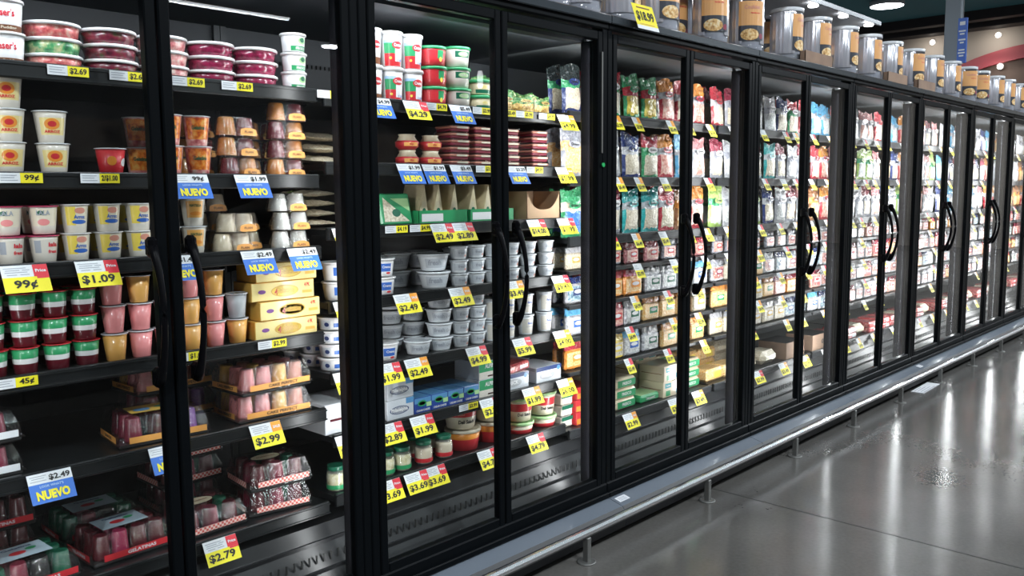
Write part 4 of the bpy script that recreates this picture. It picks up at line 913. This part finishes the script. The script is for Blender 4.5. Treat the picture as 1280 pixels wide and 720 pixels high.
# --- third shelf
for px, k_ in ((12, ('lalabar', 'lala')), (56, ('lalabar', 'lala')), (96, ('flanc', 'flanc')), (137, ('flanc', 'flanc')), (175, ('flanc', 'flanc'))):
    pass
for x, k_ in ((0.747, ('lalabar', 'lala')), (0.834, ('lalabar', 'lala')), (0.919, ('flanc', 'flanc')), (1.007, ('flanc', 'flanc')), (1.095, ('flanc', 'flanc')), (.56, ('lalabar', 'lala'))):
    stack(None, 0, 3, x, 2, .080, r=.038, keys=k_)
    stack(None, 0, 3, x + .01, 2, .080, y=.36, keys=k_, depth=1)
for x in (1.195, 1.274): stack('mango', 0, 3, x, 2, .088, r=.038)
stack('twin_pale', 0, 3, 1.376, 2, .066, r=.050, rz=.1, jit=.008, scale=.95); stack('twin_pale', 0, 3, 1.475, 2, .066, r=.050, y=.30, jit=.008, scale=.95)
stack('twin_white', 0, 3, 1.607, 3, .066, r=.046, rz=-.04, jit=.006, scale=.95); stack('twin_pale', 0, 3, 1.40, 3, .066, y=.42, depth=1, jit=.008, scale=.95)
# --- fourth shelf
for x in (0.699, 0.768, 0.851, 0.932):
    stack('tricolor', 0, 4, x, 3, .0735, r=.040, jit=.003); stack('tricolor', 0, 4, x + .01, 3, .0735, y=.36, depth=1, jit=.003)
for x, k_ in ((1.004, ('orangecup', 'pinkcup', 'pinkcup')), (1.088, ('pinkcup', 'pinkcup', 'orangecup')), (1.233, ('orangecup', 'orangecup', 'pinkcup')), (1.318, ('pinkcup', 'pinkcup', 'orangecup')), (1.395, ('orangecup', 'greycup'))):
    stack(None, 0, 4, x, len(k_), .082, r=.038, keys=k_)
stack('pinkcup', 0, 4, 1.152, 2, .082, r=.038)
for i in range(4): put('yellowbox', 2, 4, 1.568 + (.0, .012, -.006, .004)[i] , YF + .068 + (.004, 0, .006, .002)[i], Z0[3] + .0005 + i * .0635, (-.02, .03, -.03, .02)[i])
# --- fifth shelf
for i in range(2): put('clam_white', 1, 5, .600, YF + .115, Z0[4] + .0005 + i * .092, .03 * i)
put('clam_maroon', 1, 5, 1.143, YF + .12, Z0[4] + .0005, -.10)
put('clam_maroon', 2, 5, 1.259 + .03, YF + .34, Z0[4] + .0005, .04, depth=1); put('clam_pink', 2, 5, 1.29, YF + .36, Z0[4] + .0925, .04, depth=1)
for i in range(2): put('clam_pink', 2, 5, 1.517, YF + .115, Z0[4] + .0005 + i * .092, (-.05, .04)[i])
# --- bottom deck
put('clam_green', 1, 6, .74, YF + .12, Z0[5] + .0005, .06); put('clam_red', 1, 6, 1.035, YF + .14, Z0[5] + .0005, .05); put('clam_green', 1, 6, 1.035 - .01, YF + .14 + .23, Z0[5] + .0005, 0, depth=1)
for i in range(2): put('clam_red', 1, 6, .72, YF + .40, Z0[5] + .0005 + i * .092, 0, depth=1)
put('clam_check', 2, 6, 1.305 - .01, YF + .13, Z0[5] + .0005, .05)
for i in range(2): put('clam_check', 2, 6, 1.52, YF + .135, Z0[5] + .0005 + i * .088, (-.16, -.10)[i])
for i in range(3): put('clam_check', 2, 6, 1.34, YF + .39, Z0[5] + .0005 + i * .088, .02 * i, depth=1)
# --- tags of the first cooler
for args in (('strip', '$2.69', 1, 0.900, Z0[0]), ('strip', '$2.69', 1, 1.060, Z0[0]), ('strip', '$2.69', 1, 1.234, Z0[0]), ('strip', '$2.69', 1, 1.394, Z0[0]), ('strip', '$2.29', 1, 1.737, Z0[0]),
             ('strip', '99¢', 2, 0.766, Z0[1]), ('strip', '2/$1.00', 2, 0.966, Z0[1]), ('nuevo', '99¢', 2, 1.223, Z0[1]), ('nuevo', '$1.99', 2, 1.424, Z0[1]),
             ('promo', '99¢', 3, 0.756, Z0[2]), ('promo', '$1.09', 3, 0.939, Z0[2]), ('nuevo', '$1.49', 3, 1.176, Z0[2]), ('nuevo', '$2.49', 3, 1.435, Z0[2]), ('nuevo', '$2.49', 3, 1.601, Z0[2]),
             ('strip', '45¢', 4, 0.720, Z0[3]), ('strip', '$1.09', 4, 1.195, Z0[3]), ('strip', '$2.99', 4, 1.480, Z0[3]),
             ('nuevo', '$2.49', 5, 0.782, Z0[4]), ('nuevo', '$2.99', 5, 1.110, Z0[4]), ('promo', '$2.99', 5, 1.438, Z0[4], 'tag_orange'),
             ('promo', '$2.79', 6, 1.262, Z0[5])):
    ptag(*args)
# --- second cooler -------------------------------------------------------------------------------------------
for x in (1.991, 2.065, 2.158):
    stack('tallbrown' if x < 2.028 else 'tallred', 1, 1, x, 2, .130, r=.053); 
    if x > 1.9: stack('tallred', 1, 1, x, 2, .130, y=.40, depth=1)
stack('redtub', 1, 1, 2.275, 3, .0765, r=.058); stack('whitegreen', 1, 1, 2.406, 3, .0805, r=.060); stack('greenclear', 1, 1, 2.531, 2, .0625, r=.056)
for i, x in enumerate((2.707, 2.808, 2.903)):
    put('bag_pasta', 4, 1, x, YF + .05 + .01 * i, Z1[0] + .001, (.2, -.1, .15)[i], .62)
for i, x in enumerate((2.62, 2.76, 2.89)):
    put('bag_greens' if i % 2 else 'bag_pasta', 4, 1, x, YF + .17, Z1[0] + .001, (.1, -.2, .1)[i], .80, depth=1)
put('bag_greens', 4, 1, 2.80, YF + .29, Z1[0] + .001, .1, 1.1, depth=2)
# second shelf
for i in range(2):
    for x in (2.134, 2.251): put('dipcup', 3, 2, x, YF + .052, Z1[1] + .0005 + i * .060)
for x in (2.374, 2.508, 2.670, 2.853): stack('salmontray', 1, 2, x, 6, .0275, r=.052, jit=.003)
for x in (2.52,): stack('salmontray', 1, 2, x, 5, .0275, y=.42, depth=1)
for i in range(3):
    o = put('bag_tortilla', 2 if i < 0 else 3, 2, 1.84 + .006 * i, YF + .12 + .008 * i, Z1[1] + .014 + .042 * i, .1); o.rotation_euler.x = -PI / 2 * .94
# third shelf
for i in range(4):
    o = put('bag_tortilla', 3, 3, 1.785, YF + .13, Z1[2] + .014 + .036 * i, .02 * i, .8); o.rotation_euler.x = -PI / 2 * .96
for i in range(3): put('pk_navy', 3, 3, 1.925 + .004 * i, YF + .04 + .04 * i, Z1[2] + .0005, 0, .7, depth=1 if i else 0)
o = put('greenpack', 3, 3, 2.055, YF + .030, Z1[2] + .003, 0); o.rotation_euler.x = -.22
for x in (2.275, 2.545): put('greentray', door_of(x), 3, x, YF + .095, Z1[2] + .0005)
for i, x in enumerate((2.195, 2.275, 2.355, 2.465, 2.545, 2.625)): put('wedge', door_of(x), 3, x, YF + .095, Z1[2] + .0055, (.06, -.05, .06, -.04, .06, 0)[i])
put('kraftcut', 4, 3, 2.867, YF + .085, Z1[2] + .0005)
# fourth shelf
for x in (2.004, 1.80): stack('bluetub', 1, 4, x, 2, .070, r=.056)
stack('bigtub', 1, 4, 2.212, 2, .071, y=.44, depth=1)
stack('bigtub', 1, 4, 2.282, 2, .071, r=.068); stack('smalltub', 1, 4, 2.381, 3, .055, r=.042); stack('smalltub', 1, 4, 2.485, 3, .055, r=.042)
for x in (2.584, 2.698, 2.806, 2.925): stack('smalltub', 1, 4, x, 3, .055, r=.042, scale=1.0)
for x in (2.1, 2.3, 2.55): stack('bigtub', 1, 4, x, 2, .071, y=.44, depth=1)
# fifth shelf
stack('bluelow', 1, 5, 1.775, 4, .049, r=.058); stack('greytub', 1, 5, 2.123, 4, .057, y=.36, depth=1); stack('greytub', 1, 5, 2.243, 3, .057, y=.36, depth=1)
stack('greytub', 1, 5, 2.176, 1, .057, r=.058); stack('greytub', 1, 5, 2.283, 4, .057, r=.058); stack('smalltub', 1, 5, 2.393, 4, .055, r=.042); stack('smalltub', 1, 5, 2.485, 4, .055, r=.042)
for x in (2.571, 2.670, 2.788, 2.912): stack('talltub', 1, 5, x, 2, .093, r=.042)
# sixth shelf
for i in range(2): put('greybox', 3, 6, 2.046, YF + .08, Z1[5] + .0005 + i * .0765, .03 * i)
stack('bluetub', 1, 5, 2.017, 1, .07, r=.056)
for i in range(4): put('bluecarton', 3, 6, 2.155 + .012 + .088 * i, YF + .095, Z1[5] + .0005)
for i in range(2): put('greencarton', 3, 6, 2.439 + .035, YF + .085, Z1[5] + .0005 + i * .0765)
for i in range(1): put('navycarton', 3, 6, 2.557 + .11, YF + .095, Z1[5] + .0005)
for i in range(1): put('navycarton', 4, 6, 2.905, YF + .095, Z1[5] + .0005)
put('navycarton', 4, 6, 2.905 - .01, YF + .095 + .18, Z1[5] + .0005, 0, depth=1)
put('meatpack', 4, 6, 2.70, YF + .11, Z1[5] + .0715, .2)
# seventh shelf
for i, x in enumerate((1.985, 2.067, 2.177, 2.285)):
    put('jargreen' if i < 2 else 'jarred', 3, 7, x, YF + .042, Z1[6] + .0005); put('jargreen' if i < 2 else 'jarred', 3, 7, x + .02, YF + .125, Z1[6] + .0005, depth=1)
for x in (1.76, 1.84): put('jargreen', 3 if x > 1.7 else 2, 7, x, YF + .042, Z1[6] + .0005)
x = 2.412 + .01; put('saladred', 3, 7, x, YF + .080, Z1[6] + .0005); put('salad', 3, 7, x - .012, YF + .080, Z1[6] + .0935)
x = 2.584 + .01; put('saladred', 3, 7, x, YF + .080, Z1[6] + .0005); put('salad', 3, 7, x - .004, YF + .080, Z1[6] + .0935)
x = 2.768; put('salgreenlow', 4, 7, x, YF + .074, Z1[6] + .0005); put('saladgreen', 4, 7, x, YF + .074, Z1[6] + .0555)
x = 2.937; put('salgreenlow', 4, 7, x, YF + .074, Z1[6] + .0005); put('saladgreen', 4, 7, x, YF + .074, Z1[6] + .0555)
# the tubs and cartons glimpsed past the end of the first cooler's shelves
for y_ in (.36, .48): stack('bluelow', 1, 5, 1.775, 3, .049, y=y_, depth=1)
put('whitecarton', 3, 6, 1.80, YF + .12, Z1[5] + .0005)
for args in (('nuevo', '$4.99', 1, 1.933, Z1[0]), ('promo', '$4.29', 1, 2.106, Z1[0]), ('strip', '$4.79', 1, 2.217, Z1[0]), ('nuevo', '$5.49', 1, 2.333, Z1[0]), ('strip', '$3.99', 1, 2.459, Z1[0]), ('strip', '$5.49', 1, 2.603, Z1[0]), ('strip', '$5.99', 1, 2.710, Z1[0]), ('strip', '$4.99', 1, 2.853, Z1[0]), ('promo', '$4.99', 1, 2.972, Z1[0], 'tag_orange'),
             ('nuevo', '$1.99', 2, 2.069, Z1[1]), ('nuevo', '$1.99', 2, 2.191, Z1[1]), ('nuevo', '$3.49', 2, 2.332, Z1[1]), ('strip', '$3.99', 2, 2.473, Z1[1]), ('nuevo', '$3.29', 2, 2.648, Z1[1]), ('strip', '$4.59', 2, 2.773, Z1[1]), ('promo', '$5.99', 2, 2.960, Z1[1], 'tag_orange'),
             ('strip', '$4.19', 3, 2.009, Z1[2]), ('strip', '$4.99', 3, 2.125, Z1[2]), ('promo', '$2.49', 3, 2.226, Z1[2]), ('promo', '$2.89', 3, 2.336, Z1[2]), ('promo', '$14.00', 3, 2.771, Z1[2]), ('promo', '$1.99', 3, 2.970, Z1[2]), ('promo', '$1.79', 3, 1.78, Z1[2]),
             ('promo', '$2.49', 4, 2.040, Z1[3], 'tag_orange'), ('promo', '$2.49', 4, 2.314, Z1[3], 'tag_orange'), ('promo', '$3.49', 4, 2.628, Z1[3], 'tag_orange'), ('promo', '$9.49', 4, 2.931, Z1[3]), ('promo', '$2.29', 4, 1.775, Z1[3]),
             ('promo', '$1.99', 5, 1.949, Z1[4]), ('promo', '$2.49', 5, 2.084, Z1[4], 'tag_orange'), ('promo', '$4.99', 5, 2.402, Z1[4]), ('promo', '$5.99', 5, 2.675, Z1[4]), ('promo', '$4.00', 5, 2.941, Z1[4], 'tag_orange'), ('promo', '$2.99', 5, 1.765, Z1[4]),
             ('promo', '$2.89', 6, 1.953, Z1[5]), ('promo', '$1.99', 6, 2.105, Z1[5]), ('strip', '$3.99', 6, 2.361, Z1[5]), ('promo', '$2.79', 6, 2.476, Z1[5]), ('promo', '$1.99', 6, 2.734, Z1[5], 'tag_orange'), ('promo', '$6.00', 6, 2.963, Z1[5], 'tag_orange'), ('promo', '$1.99', 6, 1.765, Z1[5]),
             ('promo', '$3.69', 7, 1.938, Z1[6]), ('promo', '$3.69', 7, 2.071, Z1[6]), ('promo', '$3.69', 7, 2.165, Z1[6]), ('promo', '$4.79', 7, 2.458, Z1[6]), ('promo', '$4.79', 7, 2.758, Z1[6])):
    ptag(*args)

# --- coolers three onward: bags and packs ------------------------------------------------------------------------
def fill(door, row, keys, z, x0, x1, depth=1, y=.03, hmax=None, jit=.01, sc=1.0):
    n = len(keys); p = (x1 - x0) / n
    for i, kk in enumerate(keys):
        x = x0 + p * (i + .5)
        for d in range(depth):
            o = put(kk, door, row, x + random.uniform(-jit, jit) * .6, YF + y + d * .075 + random.uniform(0, .012), z + .0008, random.uniform(-.05, .05), sc * random.uniform(.96, 1.0), depth=d)
            if kk.startswith('bag'): o.rotation_euler.x = -random.uniform(0, .09); o.rotation_euler.y = random.uniform(-.030, .030); o.location.z += z + .0015 - local_bounds(o)[2]
rB = random.Random(3)
B_ = lambda *a: ['bag_' + q for q in a]; K_ = lambda *a: ['pk_' + q for q in a]
PLAN = {   # door: three bag rows, four pack rows (top to bottom)
 5: ([B_('dark', 'red', 'redgreen', 'rainbow'), B_('clearorange', 'brown', 'white', 'navy'), B_('green', 'maroon', 'maroon', 'teal')], [K_('cream', 'clear', 'clear', 'red'), K_('navy', 'redorange', 'redorange', 'redorange'), K_('blue', 'red', 'red', 'white'), K_('redorange', 'yellow', 'yellow', 'blue')]),
 6: ([B_('rainbow', 'peach', 'red', 'peach'), B_('redgreen', 'peach', 'sky', 'pink'), B_('teal', 'red', 'brown', 'peach')], [K_('red', 'clear', 'clear', 'red'), K_('white', 'white', 'white', 'blue'), K_('orange', 'orange', 'orange', 'cream'), K_('white', 'orange', 'orange', 'orange')]),
 7: ([B_('red', 'maroon', 'brown', 'white'), B_('maroon', 'white', 'teal', 'maroon'), B_('lime', 'white', 'brown', 'lime')], [K_('clear', 'clear', 'white', 'silver'), K_('silver', 'cream', 'orange', 'orange'), K_('orange', 'orange', 'orange', 'cream'), K_('cream', 'cream', 'yellow', 'cream')]),
 8: ([B_('white', 'navy', 'redgreen', 'red'), B_('teal', 'maroon', 'white', 'maroon'), B_('navy', 'white', 'maroon', 'pink')], [K_('clear', 'silver', 'silver', 'white'), K_('silver', 'navy', 'silver', 'ham'), K_('orange', 'ham', 'redorange', 'silver'), K_('cream', 'cream', 'navy', 'navy')]),
 9: ([B_('sky', 'sky', 'pink', 'sky'), B_('red', 'peach', 'pink', 'red'), B_('brown', 'peach', 'pink', 'white')], [K_('silver', 'silver', 'ham', 'silver'), K_('navy', 'silver', 'silver', 'navy'), K_('ham', 'silver', 'clear', 'clear'), K_('blue', 'navy', 'blue', 'navy')]),
 10: ([B_('white', 'pink', 'pink', 'red'), B_('brown', 'lime', 'lime', 'pink'), B_('white', 'white', 'maroon', 'pink')], [K_('silver', 'silver', 'ham', 'silver'), K_('ham', 'silver', 'silver', 'ham'), K_('silver', 'clear', 'ham', 'clear'), K_('ham', 'silver', 'silver', 'clear')])}
DECK = {5: ['creamstack', 'redbox', 'greenflat', 'greenwrap'], 6: ['greenflat', 'creambox', 'greenwrap'], 7: ['orangeblock', 'orangeblock', 'creambag'], 8: ['creambag', 'kraftbox'], 9: ['kraftbox', 'meatpack'], 10: ['meatpack', 'creambag', 'meatpack']}
bagk = [b_[0] for b_ in BAGS]; pkk = [p_[0] for p_ in PACKS]
for door in range(5, 19):
    x0 = .40 + .65 * (door - 1) + (.03 if door % 2 else .012); x1 = .40 + .65 * door - (.03 if door % 2 == 0 else .012)
    if door in PLAN: bags, packs = PLAN[door]
    else:
        w1 = B_('white', 'white', 'pink', 'maroon', 'brown', 'sky', 'white', 'navy', 'peach', 'lime'); w2 = K_('silver', 'silver', 'ham', 'clear', 'clear', 'navy', 'white', 'redorange')
        bags = [[rB.choice(w1) for _ in range(4)] for _ in range(3)]; packs = [[rB.choice(w2) for _ in range(4)] for _ in range(4)]
    near = door < 10
    for r_ in range(3): fill(door, r_ + 1, bags[r_], SH_BAG[r_], x0, x1, depth=2 if near else 1, y=.032, sc=(.98, 1.0, 1.02)[r_])
    zz = SH_BAG[3:7]
    for r_ in range(4): fill(door, r_ + 4, packs[r_], zz[r_], x0, x1, depth=2 if near else 1, y=.022, sc=(.78, .955, .955, .955)[r_])
    dk = DECK.get(door, ['meatpack', 'meatpack', 'creambag']); n = len(dk)
    wid = {'creamstack': .090, 'redbox': .145, 'greenflat': .175, 'greenwrap': .205, 'creambox': .195, 'creambag': .205, 'orangeblock': .205, 'kraftbox': .265, 'meatpack': .175}
    nst = {'creamstack': 3, 'redbox': 3, 'greenflat': 1, 'greenwrap': 3, 'creambox': 2, 'creambag': 1, 'orangeblock': 1, 'kraftbox': 1, 'meatpack': 2}
    hts = {'creamstack': .0565, 'redbox': .0635, 'greenflat': .044, 'greenwrap': .056, 'creambox': .0865, 'creambag': .087, 'orangeblock': .077, 'kraftbox': .11, 'meatpack': .042}
    s_ = min(1.0, (x1 - x0 - .012) / sum(wid[q] for q in dk)); gap = (x1 - x0 - s_ * sum(wid[q] for q in dk)) / n; xc = x0 + gap / 2; zc = SH_BAG[7] + .0005
    for kk in dk:
        x = xc + wid[kk] * s_ / 2; xc += wid[kk] * s_ + gap
        for j in range(nst[kk]): put(kk, door, 8, x + rB.uniform(-.003, .003), YF + .10, zc + j * hts[kk] * s_, rB.uniform(-.03, .03), s_)
        if near and kk in ('greenflat', 'greenwrap', 'orangeblock', 'creambag', 'creambox'):
            for j in range(min(3, nst[kk] + 1)): put(kk, door, 8, x + rB.uniform(-.004, .004), YF + .275, zc + j * hts[kk] * s_, rB.uniform(-.04, .04), s_, depth=1)
    # tags
    pr = ['$4.99', '$3.99', '$5.49', '$2.99', '$6.49', '$3.49']
    for r_, z in enumerate(SH_BAG):
        if door > 14 and r_ % 2: continue
        nt_ = (3 if r_ < 3 else 2) if door < 11 else (2 if r_ < 3 or r_ == 7 else 1)
        for i in range(nt_):
            xx = x0 + (x1 - x0) * (i + .5 + rB.uniform(-.22, .22)) / nt_
            ptag('small' if r_ < 7 or door > 8 else 'promo', rB.choice(pr), r_ + 1, xx, z, rB.choice(['tag_red', 'white_paper', 'tag_orange', 'tag_orange']), rB.uniform(-.04, .04))
# ================================================================== ON TOP OF THE COOLERS
mat('jar_foil', (.78, .78, .84), .20, metal=.6)
def ribs(me, n, amp):
    for v in me.vertices:
        a = math.atan2(v.co.y, v.co.x); k = 1 + amp * math.cos(a * n); v.co.x *= k; v.co.y *= k
def jars():
    r0, h = .094, .315
    b = B(); prof = [(r0 * .86, 0), (r0 * .97, .012), (r0, .03), (r0, .05), (r0 * .985, .055), (r0, .06), (r0, h - .035), (r0 * .98, h - .028), (r0, h - .018), (r0 * .97, h - .004)]
    mf = lambda z, a: 'jar_foil' if z > .062 and not (abs(((a - L_ + PI) % (2 * PI)) - PI) < .62) else None
    # ribbed lower part is clear; upper silver foil sleeve
    b.lathe(prof, 'jar_clear', 96, mf=mf); body = b.mesh('jar'); ribs(body, 22, .013)
    c = B(); c.lathe([(r0 * .80, .006), (r0 * .93, .02), (r0 * .93, h - .04)], 'jar_fill', 24); cont = c.mesh('contents')
    l = B(); l.lathe([(r0 + .002, h - .012), (r0 + .004, h - .010), (r0 + .004, h + .010), (r0 * .97, h + .013)], 'lid_clear', 36); lid = l.mesh('lid')
    rf = lambda z: r0 * 1.014
    q = B(); q.rect(.150, .130, 'jar_label', cyl(rf, .222), 10); q.rect(.150, .080, 'jar_label_dark', cyl(rf, .117), 10); q.ell(.105, .062, 'pasta_dish', cyl(rf, .108, L_ - .12, .0018), 20); q.ell(.03, .03, 'maroon', cyl(rf, .10, L_ + .58, .0018)); q.text('Cookies', .09, .022, 'salmon', cyl(rf, .255, L_, .002)); q.text('family size', .07, .010, 'tag_red', cyl(rf, .222, L_ + .2, .002)); lab = q.mesh('label')
    kind('bigjar', 'food_jar', 'jar', 'big clear jar with orange label', [('jar', body, []), ('contents', cont, []), ('lid', lid, []), ('label', lab, [])])
    xs = [2.588, 2.798, 3.005, 3.297, 3.623, 4.099, 4.485, 4.971, 5.370, 5.801, 6.216, 6.628, 7.096, 7.560, 8.009, 8.479, 8.865, 9.365, 9.761, 10.249, 10.75, 11.2, 11.6]
    turn = [.9, -1.0, .3, .5, -.2, -.75, -.75, .05, -.05, .1, .1, .25, -.3, 0, .1, -.75, -.75, 0, .1, -.2, 0, .2, .1]
    fx = [2.0 + .42 * i for i in range(24)]
    for i, x in enumerate(xs):
        o = spawn('bigjar', x, .13, 2.236, turn[i]); LAB.append((o, x, 0))
    x = 1.6
    while x < 9.5:
        if not any(abs(x - q) < .0 for q in xs):
            o = spawn('bigjar', x, .335, 2.236, random.uniform(-.6, .6)); LAB.append((o, x, 1))
        x += .27
LAB = []
mat('jar_fill', (.36, .38, .44), .5); mat('jar_label', (.86, .44, .16), .4, coat=.6); mat('jar_label_dark', (.03, .035, .05), .4, coat=.6)
jars()
for row in (0, 1):
    L = sorted([q for q in LAB if q[2] == row], key=lambda q: q[1])
    for i, (o, x, _) in enumerate(L):
        n = i + 1
        w = ORD[n] if n <= 20 else 'twenty-' + ORD[n - 20]; 
        if n > 40: w = 'far'
        t = 'silver and clear food jar with orange label, %s from left, %s row atop coolers' % (w, ['front', 'back'][row])
        tag(o, t, 'jar', 'big food jars lined up on the coolers')
def trays():
    b = B(); w, d, h, t = .34, .24, .055, .004
    b.box(-w / 2, w / 2, -d / 2, -d / 2 + t, 0, h, 'card_brown'); b.box(-w / 2, w / 2, d / 2 - t, d / 2, 0, h, 'card_brown'); b.box(-w / 2, -w / 2 + t, -d / 2, d / 2, 0, h * 1.25, 'card_brown'); b.box(w / 2 - t, w / 2, -d / 2, d / 2, 0, h * 1.25, 'card_brown'); b.box(-w / 2, w / 2, -d / 2, d / 2, 0, .003, 'card_brown')
    me = b.mesh('cardboard_tray')
    for x, l in ((5.125, 'brown cardboard tray at the cooler top edge, nearest of three'), (6.437, 'brown cardboard tray atop the coolers, middle of three'), (6.949 + .1, 'brown cardboard tray atop the coolers, farthest of three')):
        b = B(); b.box(-.19, .19, -.018, -.014, 0, .075, 'card_brown'); b.box(-.19, .19, .014, .018, 0, .07, 'card_brown'); b.box(-.19, -.186, -.018, .018, 0, .072, 'card_brown'); b.box(.186, .19, -.018, .018, 0, .072, 'card_brown'); b.box(-.19, .19, -.018, .018, 0, .003, 'card_brown')
        o = link('cardboard_tray', b.mesh('cardboard_tray'), None, (x, .008, 2.236)); tag(o, l, 'tray', 'cardboard trays atop the coolers')
trays()
def rack():
    r = link('display_rack', None, None, (0, .25, 2.236)); tag(r, 'metal rack over the jars with a lit thin shelf', 'rack')
    b = B(); b.box(1.2, 6.15, -.23, .23, .385, .395, 'steel', bev=.002); b.box(1.2, 6.15, -.235, -.225, .372, .402, 'trim_edge', bev=.002); link('shelf', b.mesh('rack_shelf'), r)
    for x in (1.25, 2.5, 3.72, 4.83, 5.26, 5.68, 6.1):
        b = B(); b.box(x - .010, x + .010, .22, .235, 0, .39, 'steel')
        for q in range(12): b.box(x - .004, x + .004, .218, .22, .02 + q * .03, .034 + q * .03, 'ink_black')
        link('upright', b.mesh('upright'), r)
    for x in (3.4, 4.05, 4.70, 5.15, 5.60, 6.02):
        b = B(); b.lathe([(.028, 0), (.030, .002), (.030, .012)], 'led_glow', 18, cx=x, cy=-.20, z0=.358); link('lamp', b.mesh('lamp'), r)
rack()
def price_card():
    b = B(); T = tilt(.35); w, h = .16, .12
    b.poly([T(-w / 2, -h), T(w / 2, -h), T(w / 2, 0), T(-w / 2, 0)], 'tag_yellow'); b.poly([T(w / 2, -h, -.001), T(-w / 2, -h, -.001), T(-w / 2, 0, -.001), T(w / 2, 0, -.001)], 'white_paper'); b.poly([T(-w / 2, -h, .0006), T(w / 2, -h, .0006), T(w / 2, -h + .018, .0006), T(-w / 2, -h + .018, .0006)], 'white_paper')
    b.text('$18.99', .13, .05, 'ink_black', lambda a, z: T(a, z - .058, .002)); b.rect(.10, .006, 'brown', lambda a, z: T(a, z - .016, .001), 1); b.rect(.11, .004, 'gold', lambda a, z: T(a, z - .095, .001), 1)
    o = link('price_card', b.mesh('price_card'), None, (3.206, -.055, 2.305)); tag(o, 'yellow 18.99 price card clipped to the top edge of the coolers', 'price tag')
price_card()
# column and aisle sign beyond
def beyond():
    mat('column_grey', (.22, .25, .28), .5); mat('sign_blue', (.03, .12, .50), .45)
    b = B(); b.box(-.10, .0, -.12, .10, 0, CEIL, 'column_grey', bev=.01); b.box(.0, .06, -.10, -.02, 0, CEIL, 'steel_dark'); b.box(.0, .07, .0, .10, 0, CEIL, 'column_grey', bev=.01)
    o = link('column', b.mesh('column'), None, (14.0, 1.90, 0)); tag(o, 'grey metal roof column rising behind the far coolers', 'column')
    r = link('aisle_sign', None, None, (13.4, 1.60, 3.25)); tag(r, 'blue hanging aisle sign beside the grey column', 'sign')
    b = B(); b.box(-.02, .02, -.06, .06, 0, .62, 'sign_blue', bev=.004); link('panel', b.mesh('panel'), r)
    b = B()
    for w_, h_, z_ in ((.07, .05, .52), (.09, .02, .43), (.06, .02, .39), (.09, .022, .31), (.05, .022, .27), (.08, .02, .17), (.09, .02, .13), (.06, .02, .09)):
        b.poly([(-.0215, w_ / 2, z_), (-.0215, -w_ / 2, z_), (-.0215, -w_ / 2, z_ + h_), (-.0215, w_ / 2, z_ + h_)], 'white_paper')
    link('lettering', b.mesh('lettering'), r)
    b = B(); b.tube([(0, 0, .62), (0, 0, CEIL - 3.25)], .004, 'steel', 6); link('wire', b.mesh('wire'), r)
beyond()
# shelving across the aisle, behind the camera: mirrored faintly in the door glass
def gondola():
    mat('gondola', (.20, .19, .18), .6); mottle('gondola_back', [(.10, .09, .09), (.30, .24, .20), (.42, .40, .36)], 5, .6)
    for k in range(7):
        b = B(); x0 = -2 + 2.0 * k
        b.box(x0, x0 + 1.98, -5.0, -4.9, 0, 2.1, 'gondola_back'); b.box(x0, x0 + 1.98, -4.9, -4.45, 0, .12, 'gondola')
        for z in (.55, .95, 1.35, 1.75): b.box(x0, x0 + 1.98, -4.9, -4.5, z, z + .03, 'gondola')
        o = link('store_shelving', b.mesh('store_shelving'), None, (0, 0, 0)); tag(o, 'empty grey store shelving across the aisle behind the camera', 'shelving', 'store shelving across the aisle')
gondola()
settle()
finish_labels()
